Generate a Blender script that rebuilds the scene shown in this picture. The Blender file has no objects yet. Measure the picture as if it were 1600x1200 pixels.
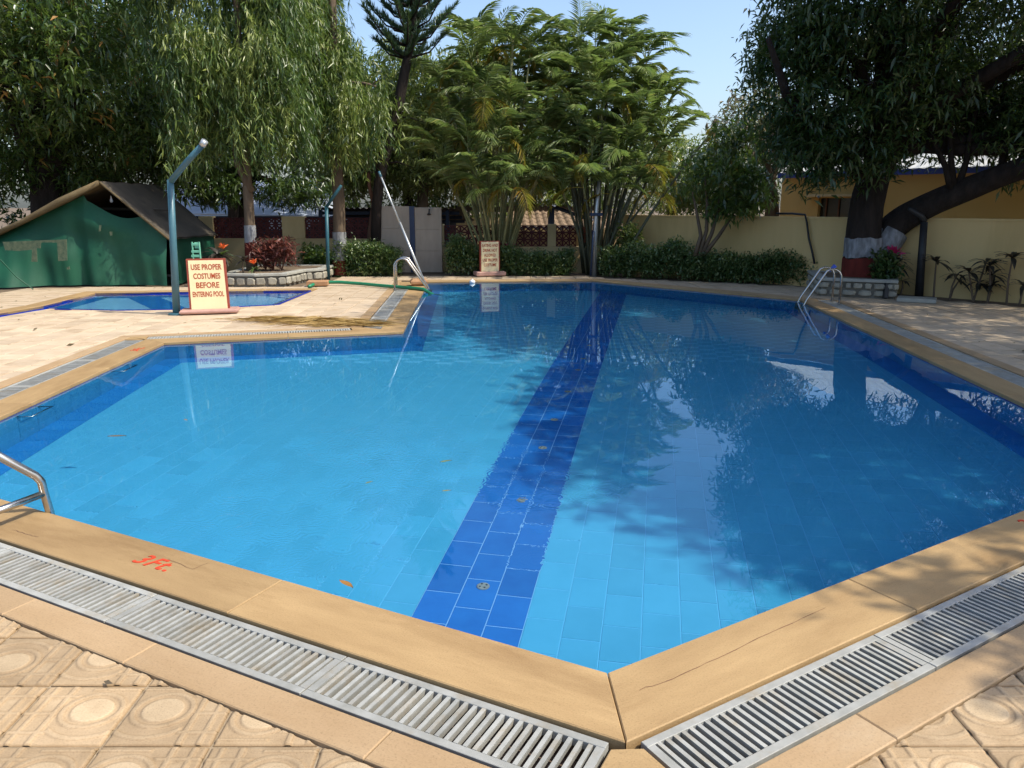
import bpy, bmesh, math, random
import numpy as np
from mathutils import Vector, Matrix, Quaternion
from mathutils.geometry import tessellate_polygon

S = bpy.context.scene
COL = S.collection
R = math.radians
rnd = random.Random(7)
rng = np.random.default_rng(7)

# ------------------------------------------------------------------ camera, sky, sun, exposure
CAM_H = 1.6
F_PX = 1202.0
PITCH = math.atan((600 - 321) / F_PX)
cam_data = bpy.data.cameras.new('camera')
cam_data.sensor_width = 36
cam_data.lens = 36 * F_PX / 1600
cam_data.clip_start = 0.05
cam_data.clip_end = 2000
cam = bpy.data.objects.new('camera', cam_data)
COL.objects.link(cam)
cam.location = (0, 0, CAM_H)
cam.rotation_euler = (math.pi / 2 - PITCH, 0, 0)
S.camera = cam

SUN_EL, SUN_AZ = 52, 105          # azimuth clockwise from +Y
sdir = Vector((math.sin(R(SUN_AZ)) * math.cos(R(SUN_EL)), math.cos(R(SUN_AZ)) * math.cos(R(SUN_EL)), math.sin(R(SUN_EL))))
world = bpy.data.worlds.new('World')
S.world = world
world.use_nodes = True
wn = world.node_tree
sky = wn.nodes.new('ShaderNodeTexSky')
sky.sky_type = 'NISHITA'
sky.sun_disc = False
sky.sun_elevation = R(SUN_EL)
sky.sun_rotation = R(SUN_AZ)
sky.air_density = 1.0
sky.dust_density = 2.6
sky.ozone_density = 3.0
wn.links.new(sky.outputs[0], wn.nodes['Background'].inputs[0])
wn.nodes['Background'].inputs[1].default_value = 0.15
sun_data = bpy.data.lights.new('sun', 'SUN')
sun_data.energy = 3.0
sun_data.angle = R(0.53)
sun_data.color = (1.0, 0.93, 0.78)
sun_data.cycles.is_caustics_light = True
sun = bpy.data.objects.new('sun', sun_data)
COL.objects.link(sun)
sun.location = (12, -4, 20)
sun.rotation_euler = sdir.to_track_quat('Z', 'Y').to_euler()
S.view_settings.view_transform = 'Standard'
S.view_settings.look = 'None'
S.view_settings.gamma = 1
S.view_settings.use_curve_mapping = False
S.view_settings.exposure = 0.78
S.cycles.use_denoising = True
S.cycles.max_bounces = 10
S.cycles.transparent_max_bounces = 12
S.cycles.sample_clamp_indirect = 6
S.cycles.caustics_reflective = False

# ------------------------------------------------------------------ measuring: picture point -> place in the world
def ray(px, py):
    X, Y = (px - 800) / F_PX, (py - 600) / F_PX
    return X, math.cos(PITCH) - Y * math.sin(PITCH), -(math.sin(PITCH) + Y * math.cos(PITCH))
def gp(px, py, z=0.0):
    r = ray(px, py); t = (z - CAM_H) / r[2]
    return Vector((r[0] * t, r[1] * t, z))
def at(px, py, Y):
    r = ray(px, py); t = Y / r[1]
    return Vector((r[0] * t, Y, CAM_H + r[2] * t))

# ------------------------------------------------------------------ materials
def nodes(name):
    m = bpy.data.materials.new(name); m.use_nodes = True
    t = m.node_tree
    return m, t, t.nodes['Principled BSDF']
def N(t, typ, **kw):
    n = t.nodes.new(typ)
    for k, v in kw.items():
        if k in n.inputs: n.inputs[k].default_value = v
        else: setattr(n, k, v)
    return n
def ramp(t, src, stops):
    r = t.nodes.new('ShaderNodeValToRGB')
    e = r.color_ramp.elements
    while len(e) < len(stops): e.new(0.5)
    for i, (p, c) in enumerate(stops):
        e[i].position = p; e[i].color = (*c, 1)
    t.links.new(src, r.inputs[0])
    return r.outputs[0]
def rough_mat(name, c1, c2, scale=6.0, rough=0.7, bump=0.15, stretch=(1, 1, 1), spec=0.35, dirt=None, rand=0.0, fine=60, bdist=0.01, metal=0.0, speck=0.0):
    """mottled solid: two tones by noise, fine-grain bump, optional dirt tone in patches, optional per-object tint"""
    m, t, p = nodes(name)
    tc = N(t, 'ShaderNodeTexCoord'); mp = N(t, 'ShaderNodeMapping'); mp.inputs['Scale'].default_value = stretch
    t.links.new(tc.outputs['Object'], mp.inputs[0])
    vec = mp.outputs[0]
    if rand:
        oi = N(t, 'ShaderNodeObjectInfo')
        add = N(t, 'ShaderNodeVectorMath', operation='MULTIPLY_ADD')
        sc = N(t, 'ShaderNodeCombineXYZ')
        for k in range(3): t.links.new(oi.outputs['Random'], sc.inputs[k])
        t.links.new(sc.outputs[0], add.inputs[0]); add.inputs[1].default_value = (37, 53, 19); t.links.new(vec, add.inputs[2])
        vec = add.outputs[0]
    n1 = N(t, 'ShaderNodeTexNoise', Scale=scale, Detail=6.0, Roughness=0.6)
    t.links.new(vec, n1.inputs['Vector'])
    col = ramp(t, n1.outputs['Fac'], [(0.3, c1), (0.7, c2)])
    if dirt:
        n2 = N(t, 'ShaderNodeTexNoise', Scale=scale * 0.37, Detail=8.0, Roughness=0.7)
        t.links.new(vec, n2.inputs['Vector'])
        f = ramp(t, n2.outputs['Fac'], [(0.52, (0, 0, 0)), (0.72, (1, 1, 1))])
        mx = N(t, 'ShaderNodeMix', data_type='RGBA')
        t.links.new(f, mx.inputs['Factor']); t.links.new(col, mx.inputs[6]); mx.inputs[7].default_value = (*dirt, 1)
        col = mx.outputs[2]
    if rand:
        hs = N(t, 'ShaderNodeHueSaturation')
        mr = N(t, 'ShaderNodeMapRange'); mr.inputs[3].default_value = 1 - rand; mr.inputs[4].default_value = 1 + rand
        t.links.new(oi.outputs['Random'], mr.inputs[0]); t.links.new(mr.outputs[0], hs.inputs['Value']); t.links.new(col, hs.inputs['Color'])
        col = hs.outputs[0]
    if speck:                                            # fine grit and small pits
        n4 = N(t, 'ShaderNodeTexNoise', Scale=fine * 2.2, Detail=3.0, Roughness=0.8); t.links.new(tc.outputs['Object'], n4.inputs['Vector'])
        sp = ramp(t, n4.outputs['Fac'], [(0.30, (1 - 2.2 * speck,) * 3), (0.44, (1 - 0.3 * speck,) * 3), (0.7, (1 + 0.35 * speck,) * 3)])
        mq = N(t, 'ShaderNodeMix', data_type='RGBA', blend_type='MULTIPLY'); mq.inputs[0].default_value = 1
        t.links.new(col, mq.inputs[6]); t.links.new(sp, mq.inputs[7]); col = mq.outputs[2]
    t.links.new(col, p.inputs['Base Color'])
    p.inputs['Roughness'].default_value = rough
    p.inputs['Specular IOR Level'].default_value = spec
    p.inputs['Metallic'].default_value = metal
    if bump:
        n3 = N(t, 'ShaderNodeTexNoise', Scale=fine, Detail=4.0)
        t.links.new(vec, n3.inputs['Vector'])
        b = N(t, 'ShaderNodeBump', Strength=bump, Distance=bdist)
        t.links.new(n3.outputs['Fac'], b.inputs['Height']); t.links.new(b.outputs[0], p.inputs['Normal'])
    return m
def leaf_mat(name, stops, trans=0.3, rough=0.42, spec=0.45, tcol=(0.25, 0.4, 0.05)):
    m, t, p = nodes(name)
    a = N(t, 'ShaderNodeAttribute', attribute_name='tint')
    col = ramp(t, a.outputs['Fac'], stops)
    t.links.new(col, p.inputs['Base Color'])
    p.inputs['Roughness'].default_value = rough
    p.inputs['Specular IOR Level'].default_value = spec
    tr = N(t, 'ShaderNodeBsdfTranslucent')
    mxc = N(t, 'ShaderNodeMix', data_type='RGBA'); mxc.inputs[0].default_value = 0.5
    t.links.new(col, mxc.inputs[6]); mxc.inputs[7].default_value = (*tcol, 1)
    t.links.new(mxc.outputs[2], tr.inputs[0])
    mx = N(t, 'ShaderNodeMixShader', Fac=trans)
    t.links.new(p.outputs[0], mx.inputs[1]); t.links.new(tr.outputs[0], mx.inputs[2])
    t.links.new(mx.outputs[0], t.nodes['Material Output'].inputs[0])
    return m
def plain(name, col, rough=0.5, metal=0.0, spec=0.5):
    m, t, p = nodes(name)
    p.inputs['Base Color'].default_value = (*col, 1); p.inputs['Roughness'].default_value = rough
    p.inputs['Metallic'].default_value = metal; p.inputs['Specular IOR Level'].default_value = spec
    return m

M = {}
M['coping'] = rough_mat('sandstone coping', (0.425, 0.285, 0.138), (0.325, 0.21, 0.098), 1.6, 0.6, 0.3, (1.2, 5, 3), 0.3, (0.255, 0.155, 0.068), 0.09, 70, 0.004, speck=0.16)
M['strip'] = rough_mat('pale sandstone edging', (0.42, 0.29, 0.165), (0.355, 0.235, 0.125), 2.2, 0.65, 0.2, (1, 3, 2), 0.3, (0.44, 0.325, 0.205), 0.07, 60, 0.004, speck=0.14)
M['deck_near'] = rough_mat('embossed paver', (0.63, 0.48, 0.30), (0.47, 0.335, 0.18), 9, 0.75, 0.25, (1, 1, 1), 0.25, (0.66, 0.54, 0.38), 0.07, 90, 0.004)
def wear_mat():
    m = rough_mat('embossed paver', (0.44, 0.32, 0.195), (0.34, 0.24, 0.14), 9, 0.75, 0.3, (1, 1, 1), 0.25, (0.45, 0.33, 0.205), 0.13, 90, 0.004, speck=0.2)
    t = m.node_tree; p = t.nodes['Principled BSDF']; src = p.inputs['Base Color'].links[0].from_socket
    a = N(t, 'ShaderNodeAttribute', attribute_name='wear')
    mx = N(t, 'ShaderNodeMix', data_type='RGBA', blend_type='MULTIPLY'); mx.inputs[0].default_value = 1
    col = ramp(t, a.outputs['Fac'], [(0.0, (0.62, 0.55, 0.45)), (0.5, (1, 1, 1)), (1.0, (1.34, 1.42, 1.5))])
    t.links.new(src, mx.inputs[6]); t.links.new(col, mx.inputs[7]); t.links.new(mx.outputs[2], p.inputs['Base Color'])
    return m
M['deck_near'] = wear_mat()
M['deck'] = rough_mat('pale deck paver', (0.56, 0.445, 0.32), (0.48, 0.37, 0.255), 5, 0.75, 0.3, (1, 1, 1), 0.25, (0.37, 0.265, 0.165), 0.12, 70, 0.006)
M['mortar'] = rough_mat('pale mortar', (0.36, 0.28, 0.185), (0.24, 0.175, 0.105), 30, 0.9, 0.5)
M['soil'] = rough_mat('soil and concrete ground', (0.20, 0.145, 0.095), (0.11, 0.08, 0.055), 4, 0.95, 0.5)
M['bedding'] = rough_mat('sandy bedding', (0.33, 0.235, 0.14), (0.20, 0.14, 0.085), 8, 0.95, 0.4)
M['trench'] = rough_mat('trench concrete', (0.16, 0.11, 0.08), (0.09, 0.06, 0.05), 6, 0.9, 0.3)
M['grate'] = rough_mat('weathered aluminium grating', (0.40, 0.40, 0.375), (0.29, 0.29, 0.265), 12, 0.6, 0.1, (1, 1, 1), 0.35, (0.30, 0.245, 0.165), 0.12, 80, 0.003, 0.1)
M['tile_light'] = rough_mat('light blue pool tile', (0.10, 0.495, 0.735), (0.085, 0.455, 0.685), 5, 0.3, 0.0, (1, 1, 1), 0.4, None, 0.06)
M['tile_dark'] = rough_mat('dark blue pool tile', (0.022, 0.20, 0.58), (0.016, 0.16, 0.51), 5, 0.25, 0.0, (1, 1, 1), 0.4, None, 0.1)
M['tile_mid'] = rough_mat('mid blue wall tile', (0.08, 0.41, 0.70), (0.065, 0.36, 0.64), 5, 0.25, 0.0, (1, 1, 1), 0.4, None, 0.06)
M['tile_border'] = rough_mat('medium blue border tile', (0.032, 0.27, 0.62), (0.025, 0.23, 0.56), 5, 0.25, 0.0, (1, 1, 1), 0.4, None, 0.08)
M['tile_trim'] = rough_mat('deep blue trim tile', (0.005, 0.04, 0.42), (0.004, 0.03, 0.35), 5, 0.2, 0.0, (1, 1, 1), 0.5, None, 0.08)
M['grout'] = plain('pale blue grout', (0.15, 0.57, 0.82), 0.8)
M['grout_white'] = plain('white blue grout', (0.24, 0.50, 0.80), 0.8)
M['steel'] = plain('brushed stainless steel', (0.50, 0.48, 0.455), 0.26, 1.0)
M['alu'] = rough_mat('aluminium pole', (0.62, 0.64, 0.64), (0.5, 0.52, 0.52), 8, 0.4, 0, metal=0.7)
M['teal_paint'] = rough_mat('teal painted steel', (0.06, 0.155, 0.195), (0.045, 0.12, 0.16), 5, 0.4, 0.05, spec=0.5)
M['teal_dark'] = rough_mat('dark teal painted steel', (0.03, 0.115, 0.15), (0.02, 0.08, 0.11), 5, 0.45, 0.05)
M['black_paint'] = rough_mat('black painted steel', (0.03, 0.032, 0.035), (0.018, 0.018, 0.02), 5, 0.5, 0.05)
M['navy'] = rough_mat('navy painted steel', (0.03, 0.05, 0.10), (0.02, 0.035, 0.08), 5, 0.5, 0.05)
M['sign_face'] = rough_mat('cream painted board', (0.90, 0.80, 0.50), (0.87, 0.75, 0.44), 5, 0.6, 0.03, dirt=(0.82, 0.66, 0.34))
M['sign_edge'] = rough_mat('red oxide paint', (0.34, 0.075, 0.045), (0.26, 0.05, 0.035), 8, 0.6, 0.05)
M['sign_base'] = rough_mat('pink stone slab', (0.50, 0.30, 0.25), (0.40, 0.23, 0.19), 8, 0.7, 0.1)
M['lettering'] = plain('red brown lettering', (0.42, 0.06, 0.015), 0.6)
M['red_paint'] = rough_mat('red brush paint', (0.62, 0.06, 0.02), (0.5, 0.05, 0.02), 20, 0.6, 0.0)
M['wall_cream'] = rough_mat('cream wall paint', (0.60, 0.475, 0.26), (0.52, 0.40, 0.21), 1.2, 0.85, 0.1, (1, 1, 0.5), 0.2, (0.42, 0.315, 0.16))
M['wall_yellow'] = rough_mat('ochre wall paint', (0.64, 0.44, 0.17), (0.58, 0.385, 0.14), 1.0, 0.85, 0.08, (1, 1, 0.5), 0.2, (0.5, 0.32, 0.11))
M['wall_tall'] = rough_mat('yellow boundary wall', (0.68, 0.50, 0.235), (0.61, 0.44, 0.195), 1.2, 0.85, 0.1, (1.6, 1.6, 0.22), 0.2, (0.47, 0.325, 0.135))
M['jali'] = rough_mat('maroon screen block', (0.115, 0.03, 0.028), (0.075, 0.018, 0.02), 10, 0.75, 0.1)
M['marble'] = rough_mat('grey brown stone cladding', (0.36, 0.30, 0.235), (0.29, 0.24, 0.19), 2.0, 0.45, 0.05, (2.5, 2.5, 0.8), 0.4, (0.24, 0.20, 0.16))
M['brick'] = rough_mat('red brick', (0.36, 0.11, 0.055), (0.27, 0.08, 0.045), 9, 0.85, 0.2)
M['stone'] = rough_mat('planter stone', (0.36, 0.34, 0.28), (0.23, 0.215, 0.175), 9, 0.85, 0.4, dirt=(0.42, 0.38, 0.28), rand=0.15)
M['stone_cap'] = rough_mat('grey cement cap', (0.37, 0.37, 0.33), (0.28, 0.28, 0.25), 6, 0.85, 0.2)
M['stone_joint'] = rough_mat('cement joint', (0.19, 0.18, 0.15), (0.13, 0.12, 0.1), 9, 0.9, 0.3)
M['tarp'] = rough_mat('green tarpaulin', (0.011, 0.086, 0.047), (0.008, 0.06, 0.036), 1.6, 0.55, 0.2, spec=0.3, dirt=(0.022, 0.095, 0.055))
M['canvas'] = rough_mat('olive tent canvas', (0.15, 0.108, 0.052), (0.10, 0.073, 0.038), 3, 0.9, 0.2, dirt=(0.15, 0.115, 0.06))
M['canvas_shaded'] = rough_mat('shade darkened tent roof canvas', (0.105, 0.088, 0.066), (0.062, 0.053, 0.042), 2, 0.9, 0.3, dirt=(0.17, 0.135, 0.095))  # darker copy of the canvas: tree shade on this slope is in the colour
M['net'] = rough_mat('torn beige net', (0.135, 0.16, 0.10), (0.045, 0.085, 0.055), 14, 0.9, 0.2)
M['dark_inside'] = plain('painted interior shade', (0.02, 0.02, 0.022), 0.9)  # near-black tint stands in for shade inside the tent, shed and inlet slots
M['mint'] = rough_mat('mint plastic', (0.20, 0.52, 0.36), (0.14, 0.42, 0.28), 9, 0.5, 0.1)
M['hose'] = plain('green rubber hose', (0.012, 0.19, 0.09), 0.35)
M['white_plastic'] = plain('white plastic', (0.8, 0.8, 0.8), 0.35)
M['blue_plastic'] = plain('blue plastic', (0.04, 0.10, 0.55), 0.4)
M['terracotta'] = rough_mat('terracotta', (0.45, 0.26, 0.14), (0.34, 0.18, 0.09), 9, 0.8, 0.2)
M['roof_dark'] = rough_mat('dark corrugated sheet', (0.05, 0.05, 0.055), (0.03, 0.03, 0.035), 3, 0.7, 0.05)
M['roof_tan'] = rough_mat('tan roof sheet', (0.24, 0.165, 0.10), (0.17, 0.115, 0.07), 4, 0.8, 0.1)
M['roof_grey'] = rough_mat('pale metal roof sheet', (0.55, 0.56, 0.56), (0.46, 0.47, 0.47), 2, 0.55, 0.05, dirt=(0.36, 0.34, 0.30))
M['roof_white'] = rough_mat('white blue sheet', (0.62, 0.68, 0.80), (0.5, 0.57, 0.72), 2, 0.6, 0.05)
M['blue_fascia'] = plain('blue fascia', (0.03, 0.06, 0.30), 0.6)
M['glass_dark'] = plain('dark window glass', (0.015, 0.015, 0.015), 0.15)
M['bark'] = rough_mat('dark bark', (0.042, 0.032, 0.027), (0.018, 0.014, 0.012), 9, 0.95, 0.9, (1, 1, 0.25), 0.2, fine=25, bdist=0.03)
M['bark_grey'] = rough_mat('grey brown bark', (0.17, 0.125, 0.085), (0.095, 0.07, 0.05), 7, 0.95, 0.7, (1, 1, 0.25), 0.2, fine=25, bdist=0.02)
M['bark_red'] = rough_mat('reddish bark', (0.20, 0.105, 0.07), (0.11, 0.06, 0.045), 7, 0.95, 0.6, (1, 1, 0.3), 0.2, fine=25, bdist=0.02)
M['lime'] = rough_mat('whitewash on bark', (0.34, 0.35, 0.37), (0.13, 0.13, 0.135), 12, 0.9, 0.8, (1, 1, 0.4), 0.2, fine=25, bdist=0.02)
M['oxide'] = rough_mat('red oxide on bark', (0.17, 0.028, 0.02), (0.09, 0.018, 0.014), 9, 0.85, 0.6, (1, 1, 0.4), 0.2, fine=25, bdist=0.02)
M['cane'] = rough_mat('palm cane', (0.30, 0.275, 0.115), (0.175, 0.175, 0.075), 3, 0.6, 0.1, (1, 1, 6))
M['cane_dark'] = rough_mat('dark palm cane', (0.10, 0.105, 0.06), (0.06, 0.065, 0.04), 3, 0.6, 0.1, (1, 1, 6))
M['mango'] = leaf_mat('mango leaf', [(0.0, (0.025, 0.055, 0.013)), (0.5, (0.065, 0.115, 0.026)), (0.92, (0.15, 0.20, 0.045)), (1.0, (0.36, 0.19, 0.05))], 0.3, 0.33, 0.7)
M['mango_dark'] = leaf_mat('dark mango leaf', [(0.0, (0.018, 0.045, 0.013)), (0.6, (0.045, 0.085, 0.024)), (1.0, (0.11, 0.145, 0.04))], 0.22, 0.34, 0.65)
M['weep'] = leaf_mat('weeping leaf', [(0.0, (0.025, 0.06, 0.018)), (0.45, (0.085, 0.145, 0.035)), (1.0, (0.30, 0.34, 0.085))], 0.3, 0.36, 0.6)
M['bush'] = leaf_mat('hedge leaf', [(0.0, (0.03, 0.07, 0.022)), (0.5, (0.085, 0.145, 0.045)), (1.0, (0.24, 0.27, 0.11))], 0.28, 0.36, 0.6)
M['olive_leaf'] = leaf_mat('olive green leaf', [(0.0, (0.07, 0.10, 0.026)), (0.5, (0.17, 0.21, 0.055)), (1.0, (0.36, 0.36, 0.11))], 0.32, 0.36, 0.6)
M['dry_leaf'] = leaf_mat('dry brown leaf', [(0.0, (0.10, 0.075, 0.05)), (0.6, (0.17, 0.125, 0.085)), (1.0, (0.26, 0.20, 0.14))], 0.25)
M['palm'] = leaf_mat('palm leaf', [(0.0, (0.06, 0.115, 0.035)), (0.45, (0.20, 0.28, 0.08)), (0.9, (0.42, 0.46, 0.17)), (1.0, (0.5, 0.36, 0.12))], 0.38, 0.35, 0.6, tcol=(0.26, 0.40, 0.08))
M['palm_yellow'] = leaf_mat('yellowing palm leaf', [(0.0, (0.20, 0.22, 0.03)), (0.6, (0.38, 0.28, 0.04)), (1.0, (0.45, 0.18, 0.05))], 0.35)
M['conifer'] = leaf_mat('conifer needle', [(0.0, (0.025, 0.06, 0.034)), (0.6, (0.055, 0.105, 0.055)), (1.0, (0.13, 0.18, 0.09))], 0.15)
M['croton'] = leaf_mat('maroon leaf', [(0.0, (0.06, 0.025, 0.025)), (0.6, (0.14, 0.05, 0.04)), (1.0, (0.3, 0.09, 0.06))], 0.25, tcol=(0.3, 0.08, 0.05))
M['dark_strap'] = leaf_mat('dark strap leaf', [(0.0, (0.02, 0.022, 0.018)), (1.0, (0.055, 0.045, 0.035))], 0.15, tcol=(0.1, 0.08, 0.04))
M['pink_leaf'] = leaf_mat('pink leaf', [(0.0, (0.45, 0.02, 0.10)), (1.0, (0.7, 0.05, 0.2))], 0.3, tcol=(0.7, 0.05, 0.15))
M['orange_flower'] = leaf_mat('orange red flower', [(0.0, (0.65, 0.09, 0.03)), (1.0, (0.8, 0.2, 0.05))], 0.3, tcol=(0.8, 0.2, 0.05))
M['straw'] = leaf_mat('dry straw', [(0.0, (0.30, 0.19, 0.06)), (1.0, (0.50, 0.34, 0.12))], 0.1, tcol=(0.4, 0.3, 0.1))

# ------------------------------------------------------------------ mesh helpers
class MB:
    """collects shapes in world coordinates; build() links them as ONE mesh object under its parent"""
    def __init__(s): s.v = []; s.f = []
    def add(s, vs, fs):
        o = len(s.v); s.v += [tuple(v) for v in vs]; s.f += [tuple(o + i for i in f) for f in fs]; return s
    def box(s, c, d, yaw=0.0, bev=0.0):
        """box centred on c with full sizes d; a small chamfer on top and bottom edges"""
        x, y, z = d[0] / 2, d[1] / 2, d[2] / 2
        b = min(bev, x * .9, y * .9, z * .9)
        if b > 0:
            rings = [(x - b, y - b, -z), (x, y, -z + b), (x, y, z - b), (x - b, y - b, z)]
        else:
            rings = [(x, y, -z), (x, y, z)]
        vs = []
        cs, sn = math.cos(yaw), math.sin(yaw)
        for (rx, ry, rz) in rings:
            for (sx, sy) in ((-1, -1), (1, -1), (1, 1), (-1, 1)):
                px, py = sx * rx, sy * ry
                vs.append((c[0] + px * cs - py * sn, c[1] + px * sn + py * cs, c[2] + rz))
        n = len(rings)
        fs = [(3, 2, 1, 0), tuple(4 * (n - 1) + i for i in range(4))]
        for k in range(n - 1):
            for i in range(4):
                j = (i + 1) % 4
                fs.append((4 * k + i, 4 * k + j, 4 * k + 4 + j, 4 * k + 4 + i))
        return s.add(vs, fs)
    def prism(s, poly, z0, z1, bev=0.0):
        """polygon (counter-clockwise, 2D points) pulled from z0 to z1, optional chamfer of the top edge"""
        n = len(poly)
        rings = [[(p[0], p[1], z0) for p in poly]]
        if bev > 0:
            ins = offset_poly([Vector((p[0], p[1])) for p in poly], [-bev] * n)
            rings.append([(p[0], p[1], z1 - bev) for p in poly]); rings.append([(p[0], p[1], z1) for p in ins])
        else:
            rings.append([(p[0], p[1], z1) for p in poly])
        vs = [v for r in rings for v in r]; m = len(rings)
        fs = [tuple(range(n))[::-1], tuple(n * (m - 1) + i for i in range(n))]
        for k in range(m - 1):
            for i in range(n):
                j = (i + 1) % n
                fs.append((n * k + i, n * k + j, n * k + n + j, n * k + n + i))
        return s.add(vs, fs)
    def tube(s, pts, r, n=8, cap=True):
        pts = [Vector(p) for p in pts]
        rs = r if isinstance(r, (list, tuple)) else [r] * len(pts)
        o = len(s.v); up = None
        for i, p in enumerate(pts):
            d = (pts[min(i + 1, len(pts) - 1)] - pts[max(i - 1, 0)]).normalized()
            if up is None:
                up = d.orthogonal().normalized()
            up = (up - d * up.dot(d)).normalized(); w = d.cross(up)
            for k in range(n):
                a = 2 * math.pi * k / n
                q = p + (up * math.cos(a) + w * math.sin(a)) * rs[i]
                s.v.append(tuple(q))
        for i in range(len(pts) - 1):
            for k in range(n):
                l = (k + 1) % n
                s.f.append((o + i * n + k, o + i * n + l, o + (i + 1) * n + l, o + (i + 1) * n + k))
        if cap:
            s.f.append(tuple(o + k for k in range(n))[::-1]); s.f.append(tuple(o + (len(pts) - 1) * n + k for k in range(n)))
        return s
    def gnarl(s, pts, r, n=28, m=40, amp=0.07):
        """thick trunk along pts with ribs and hollows"""
        pts = [Vector(p) for p in pts]; P2 = []; R2 = []
        for i in range(m + 1):
            f = i / m * (len(pts) - 1); k = min(int(f), len(pts) - 2); t_ = f - k
            a, b = pts[k], pts[k + 1]; p0 = pts[max(k - 1, 0)]; p3 = pts[min(k + 2, len(pts) - 1)]
            P2.append(0.5 * ((2 * a) + (b - p0) * t_ + (2 * p0 - 5 * a + 4 * b - p3) * t_ ** 2 + (3 * a - p0 - 3 * b + p3) * t_ ** 3))
            R2.append(r[k] + (r[k + 1] - r[k]) * t_)
        o = len(s.v); s.tube(P2, R2, n)
        for i in range(m + 1):
            c = P2[i]
            for k in range(n):
                q = Vector(s.v[o + i * n + k]); a = 2 * math.pi * k / n; z = q.z
                w = amp * (0.6 * math.sin(3 * a + 1.7 * z) + 0.45 * math.sin(5 * a - 2.3 * z + 1) + 0.3 * math.sin(9 * a + 4.1 * z) + 0.2 * math.sin(13 * a + 11 * z))
                s.v[o + i * n + k] = tuple(c + (q - c) * (1 + w))
        return s
    def quad(s, a, b, c, d): return s.add([a, b, c, d], [(0, 1, 2, 3)])
    def lathe(s, c, prof, n=16):
        """profile of (radius, height) turned about the vertical through c"""
        vs = []; m = len(prof)
        for (r_, z) in prof:
            for k in range(n):
                a = 2 * math.pi * k / n
                vs.append((c[0] + r_ * math.cos(a), c[1] + r_ * math.sin(a), c[2] + z))
        fs = [(i * n + k, i * n + (k + 1) % n, (i + 1) * n + (k + 1) % n, (i + 1) * n + k) for i in range(m - 1) for k in range(n)]
        fs += [tuple(range(n))[::-1], tuple((m - 1) * n + k for k in range(n))]
        return s.add(vs, fs)
    def build(s, name, mat, parent=None, smooth=False, origin=None):
        off = origin if origin is not None else (wloc(parent) if parent else Vector((0, 0, 0)))
        me = bpy.data.meshes.new(name)
        me.from_pydata([(x - off[0], y - off[1], z - off[2]) for x, y, z in s.v], [], s.f)
        if smooth: me.polygons.foreach_set('use_smooth', [True] * len(me.polygons))
        me.materials.append(mat)
        return link(name, me, parent, Vector(off) - (wloc(parent) if parent else Vector((0, 0, 0))))
def wloc(o):
    v = Vector((0, 0, 0))
    while o is not None:
        v = v + o.location; o = o.parent
    return v
def link(name, data, parent=None, loc=(0, 0, 0), rot=None):
    o = bpy.data.objects.new(name, data); COL.objects.link(o)
    o.parent = parent; o.location = loc
    if rot is not None: o.rotation_euler = rot
    return o
def tag(o, label, cat, group=None):
    o['label'] = label; o['category'] = cat
    if group: o['group'] = group
    return o
def thing(name, label, cat, loc=(0, 0, 0), group=None):
    return tag(link(name, None, None, loc), label, cat, group)
def structure(o): o['kind'] = 'structure'; return o
def offset_poly(pts, ds):
    """counter-clockwise polygon; edge i (pts[i] to pts[i+1]) moved outward by ds[i]"""
    n = len(pts); out = []
    for i in range(n):
        a, b, c = pts[i - 1], pts[i], pts[(i + 1) % n]
        d1 = (b - a).normalized(); d2 = (c - b).normalized()
        n1 = Vector((d1.y, -d1.x)); n2 = Vector((d2.y, -d2.x))
        e1, e2 = ds[i - 1], ds[i]
        cr = d1.x * d2.y - d1.y * d2.x
        p1 = b + n1 * e1; p2 = b + n2 * e2
        if abs(cr) < 1e-4: out.append(p1); continue
        t = ((p2 - p1).x * d2.y - (p2 - p1).y * d2.x) / cr
        out.append(p1 + d1 * t)
    return out
def inside(p, poly):
    r = False; n = len(poly)
    for i in range(n):
        a, b = poly[i], poly[(i + 1) % n]
        if (a[1] > p[1]) != (b[1] > p[1]) and p[0] < (b[0] - a[0]) * (p[1] - a[1]) / (b[1] - a[1]) + a[0]: r = not r
    return r
def np_mesh(name, V, Fa, mat, parent=None, tint=None, loc=(0, 0, 0), nside=3):
    me = bpy.data.meshes.new(name)
    V = np.asarray(V, np.float32); Fa = np.asarray(Fa, np.int32)
    me.vertices.add(len(V)); me.vertices.foreach_set('co', V.ravel())
    me.loops.add(Fa.size); me.loops.foreach_set('vertex_index', Fa.ravel())
    me.polygons.add(len(Fa)); me.polygons.foreach_set('loop_start', np.arange(0, Fa.size, nside, dtype=np.int32))
    me.update(calc_edges=True)
    if tint is not None:
        a = me.attributes.new('tint', 'FLOAT', 'POINT'); a.data.foreach_set('value', np.asarray(tint, np.float32))
    me.materials.append(mat)
    return link(name, me, parent, loc)

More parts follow.
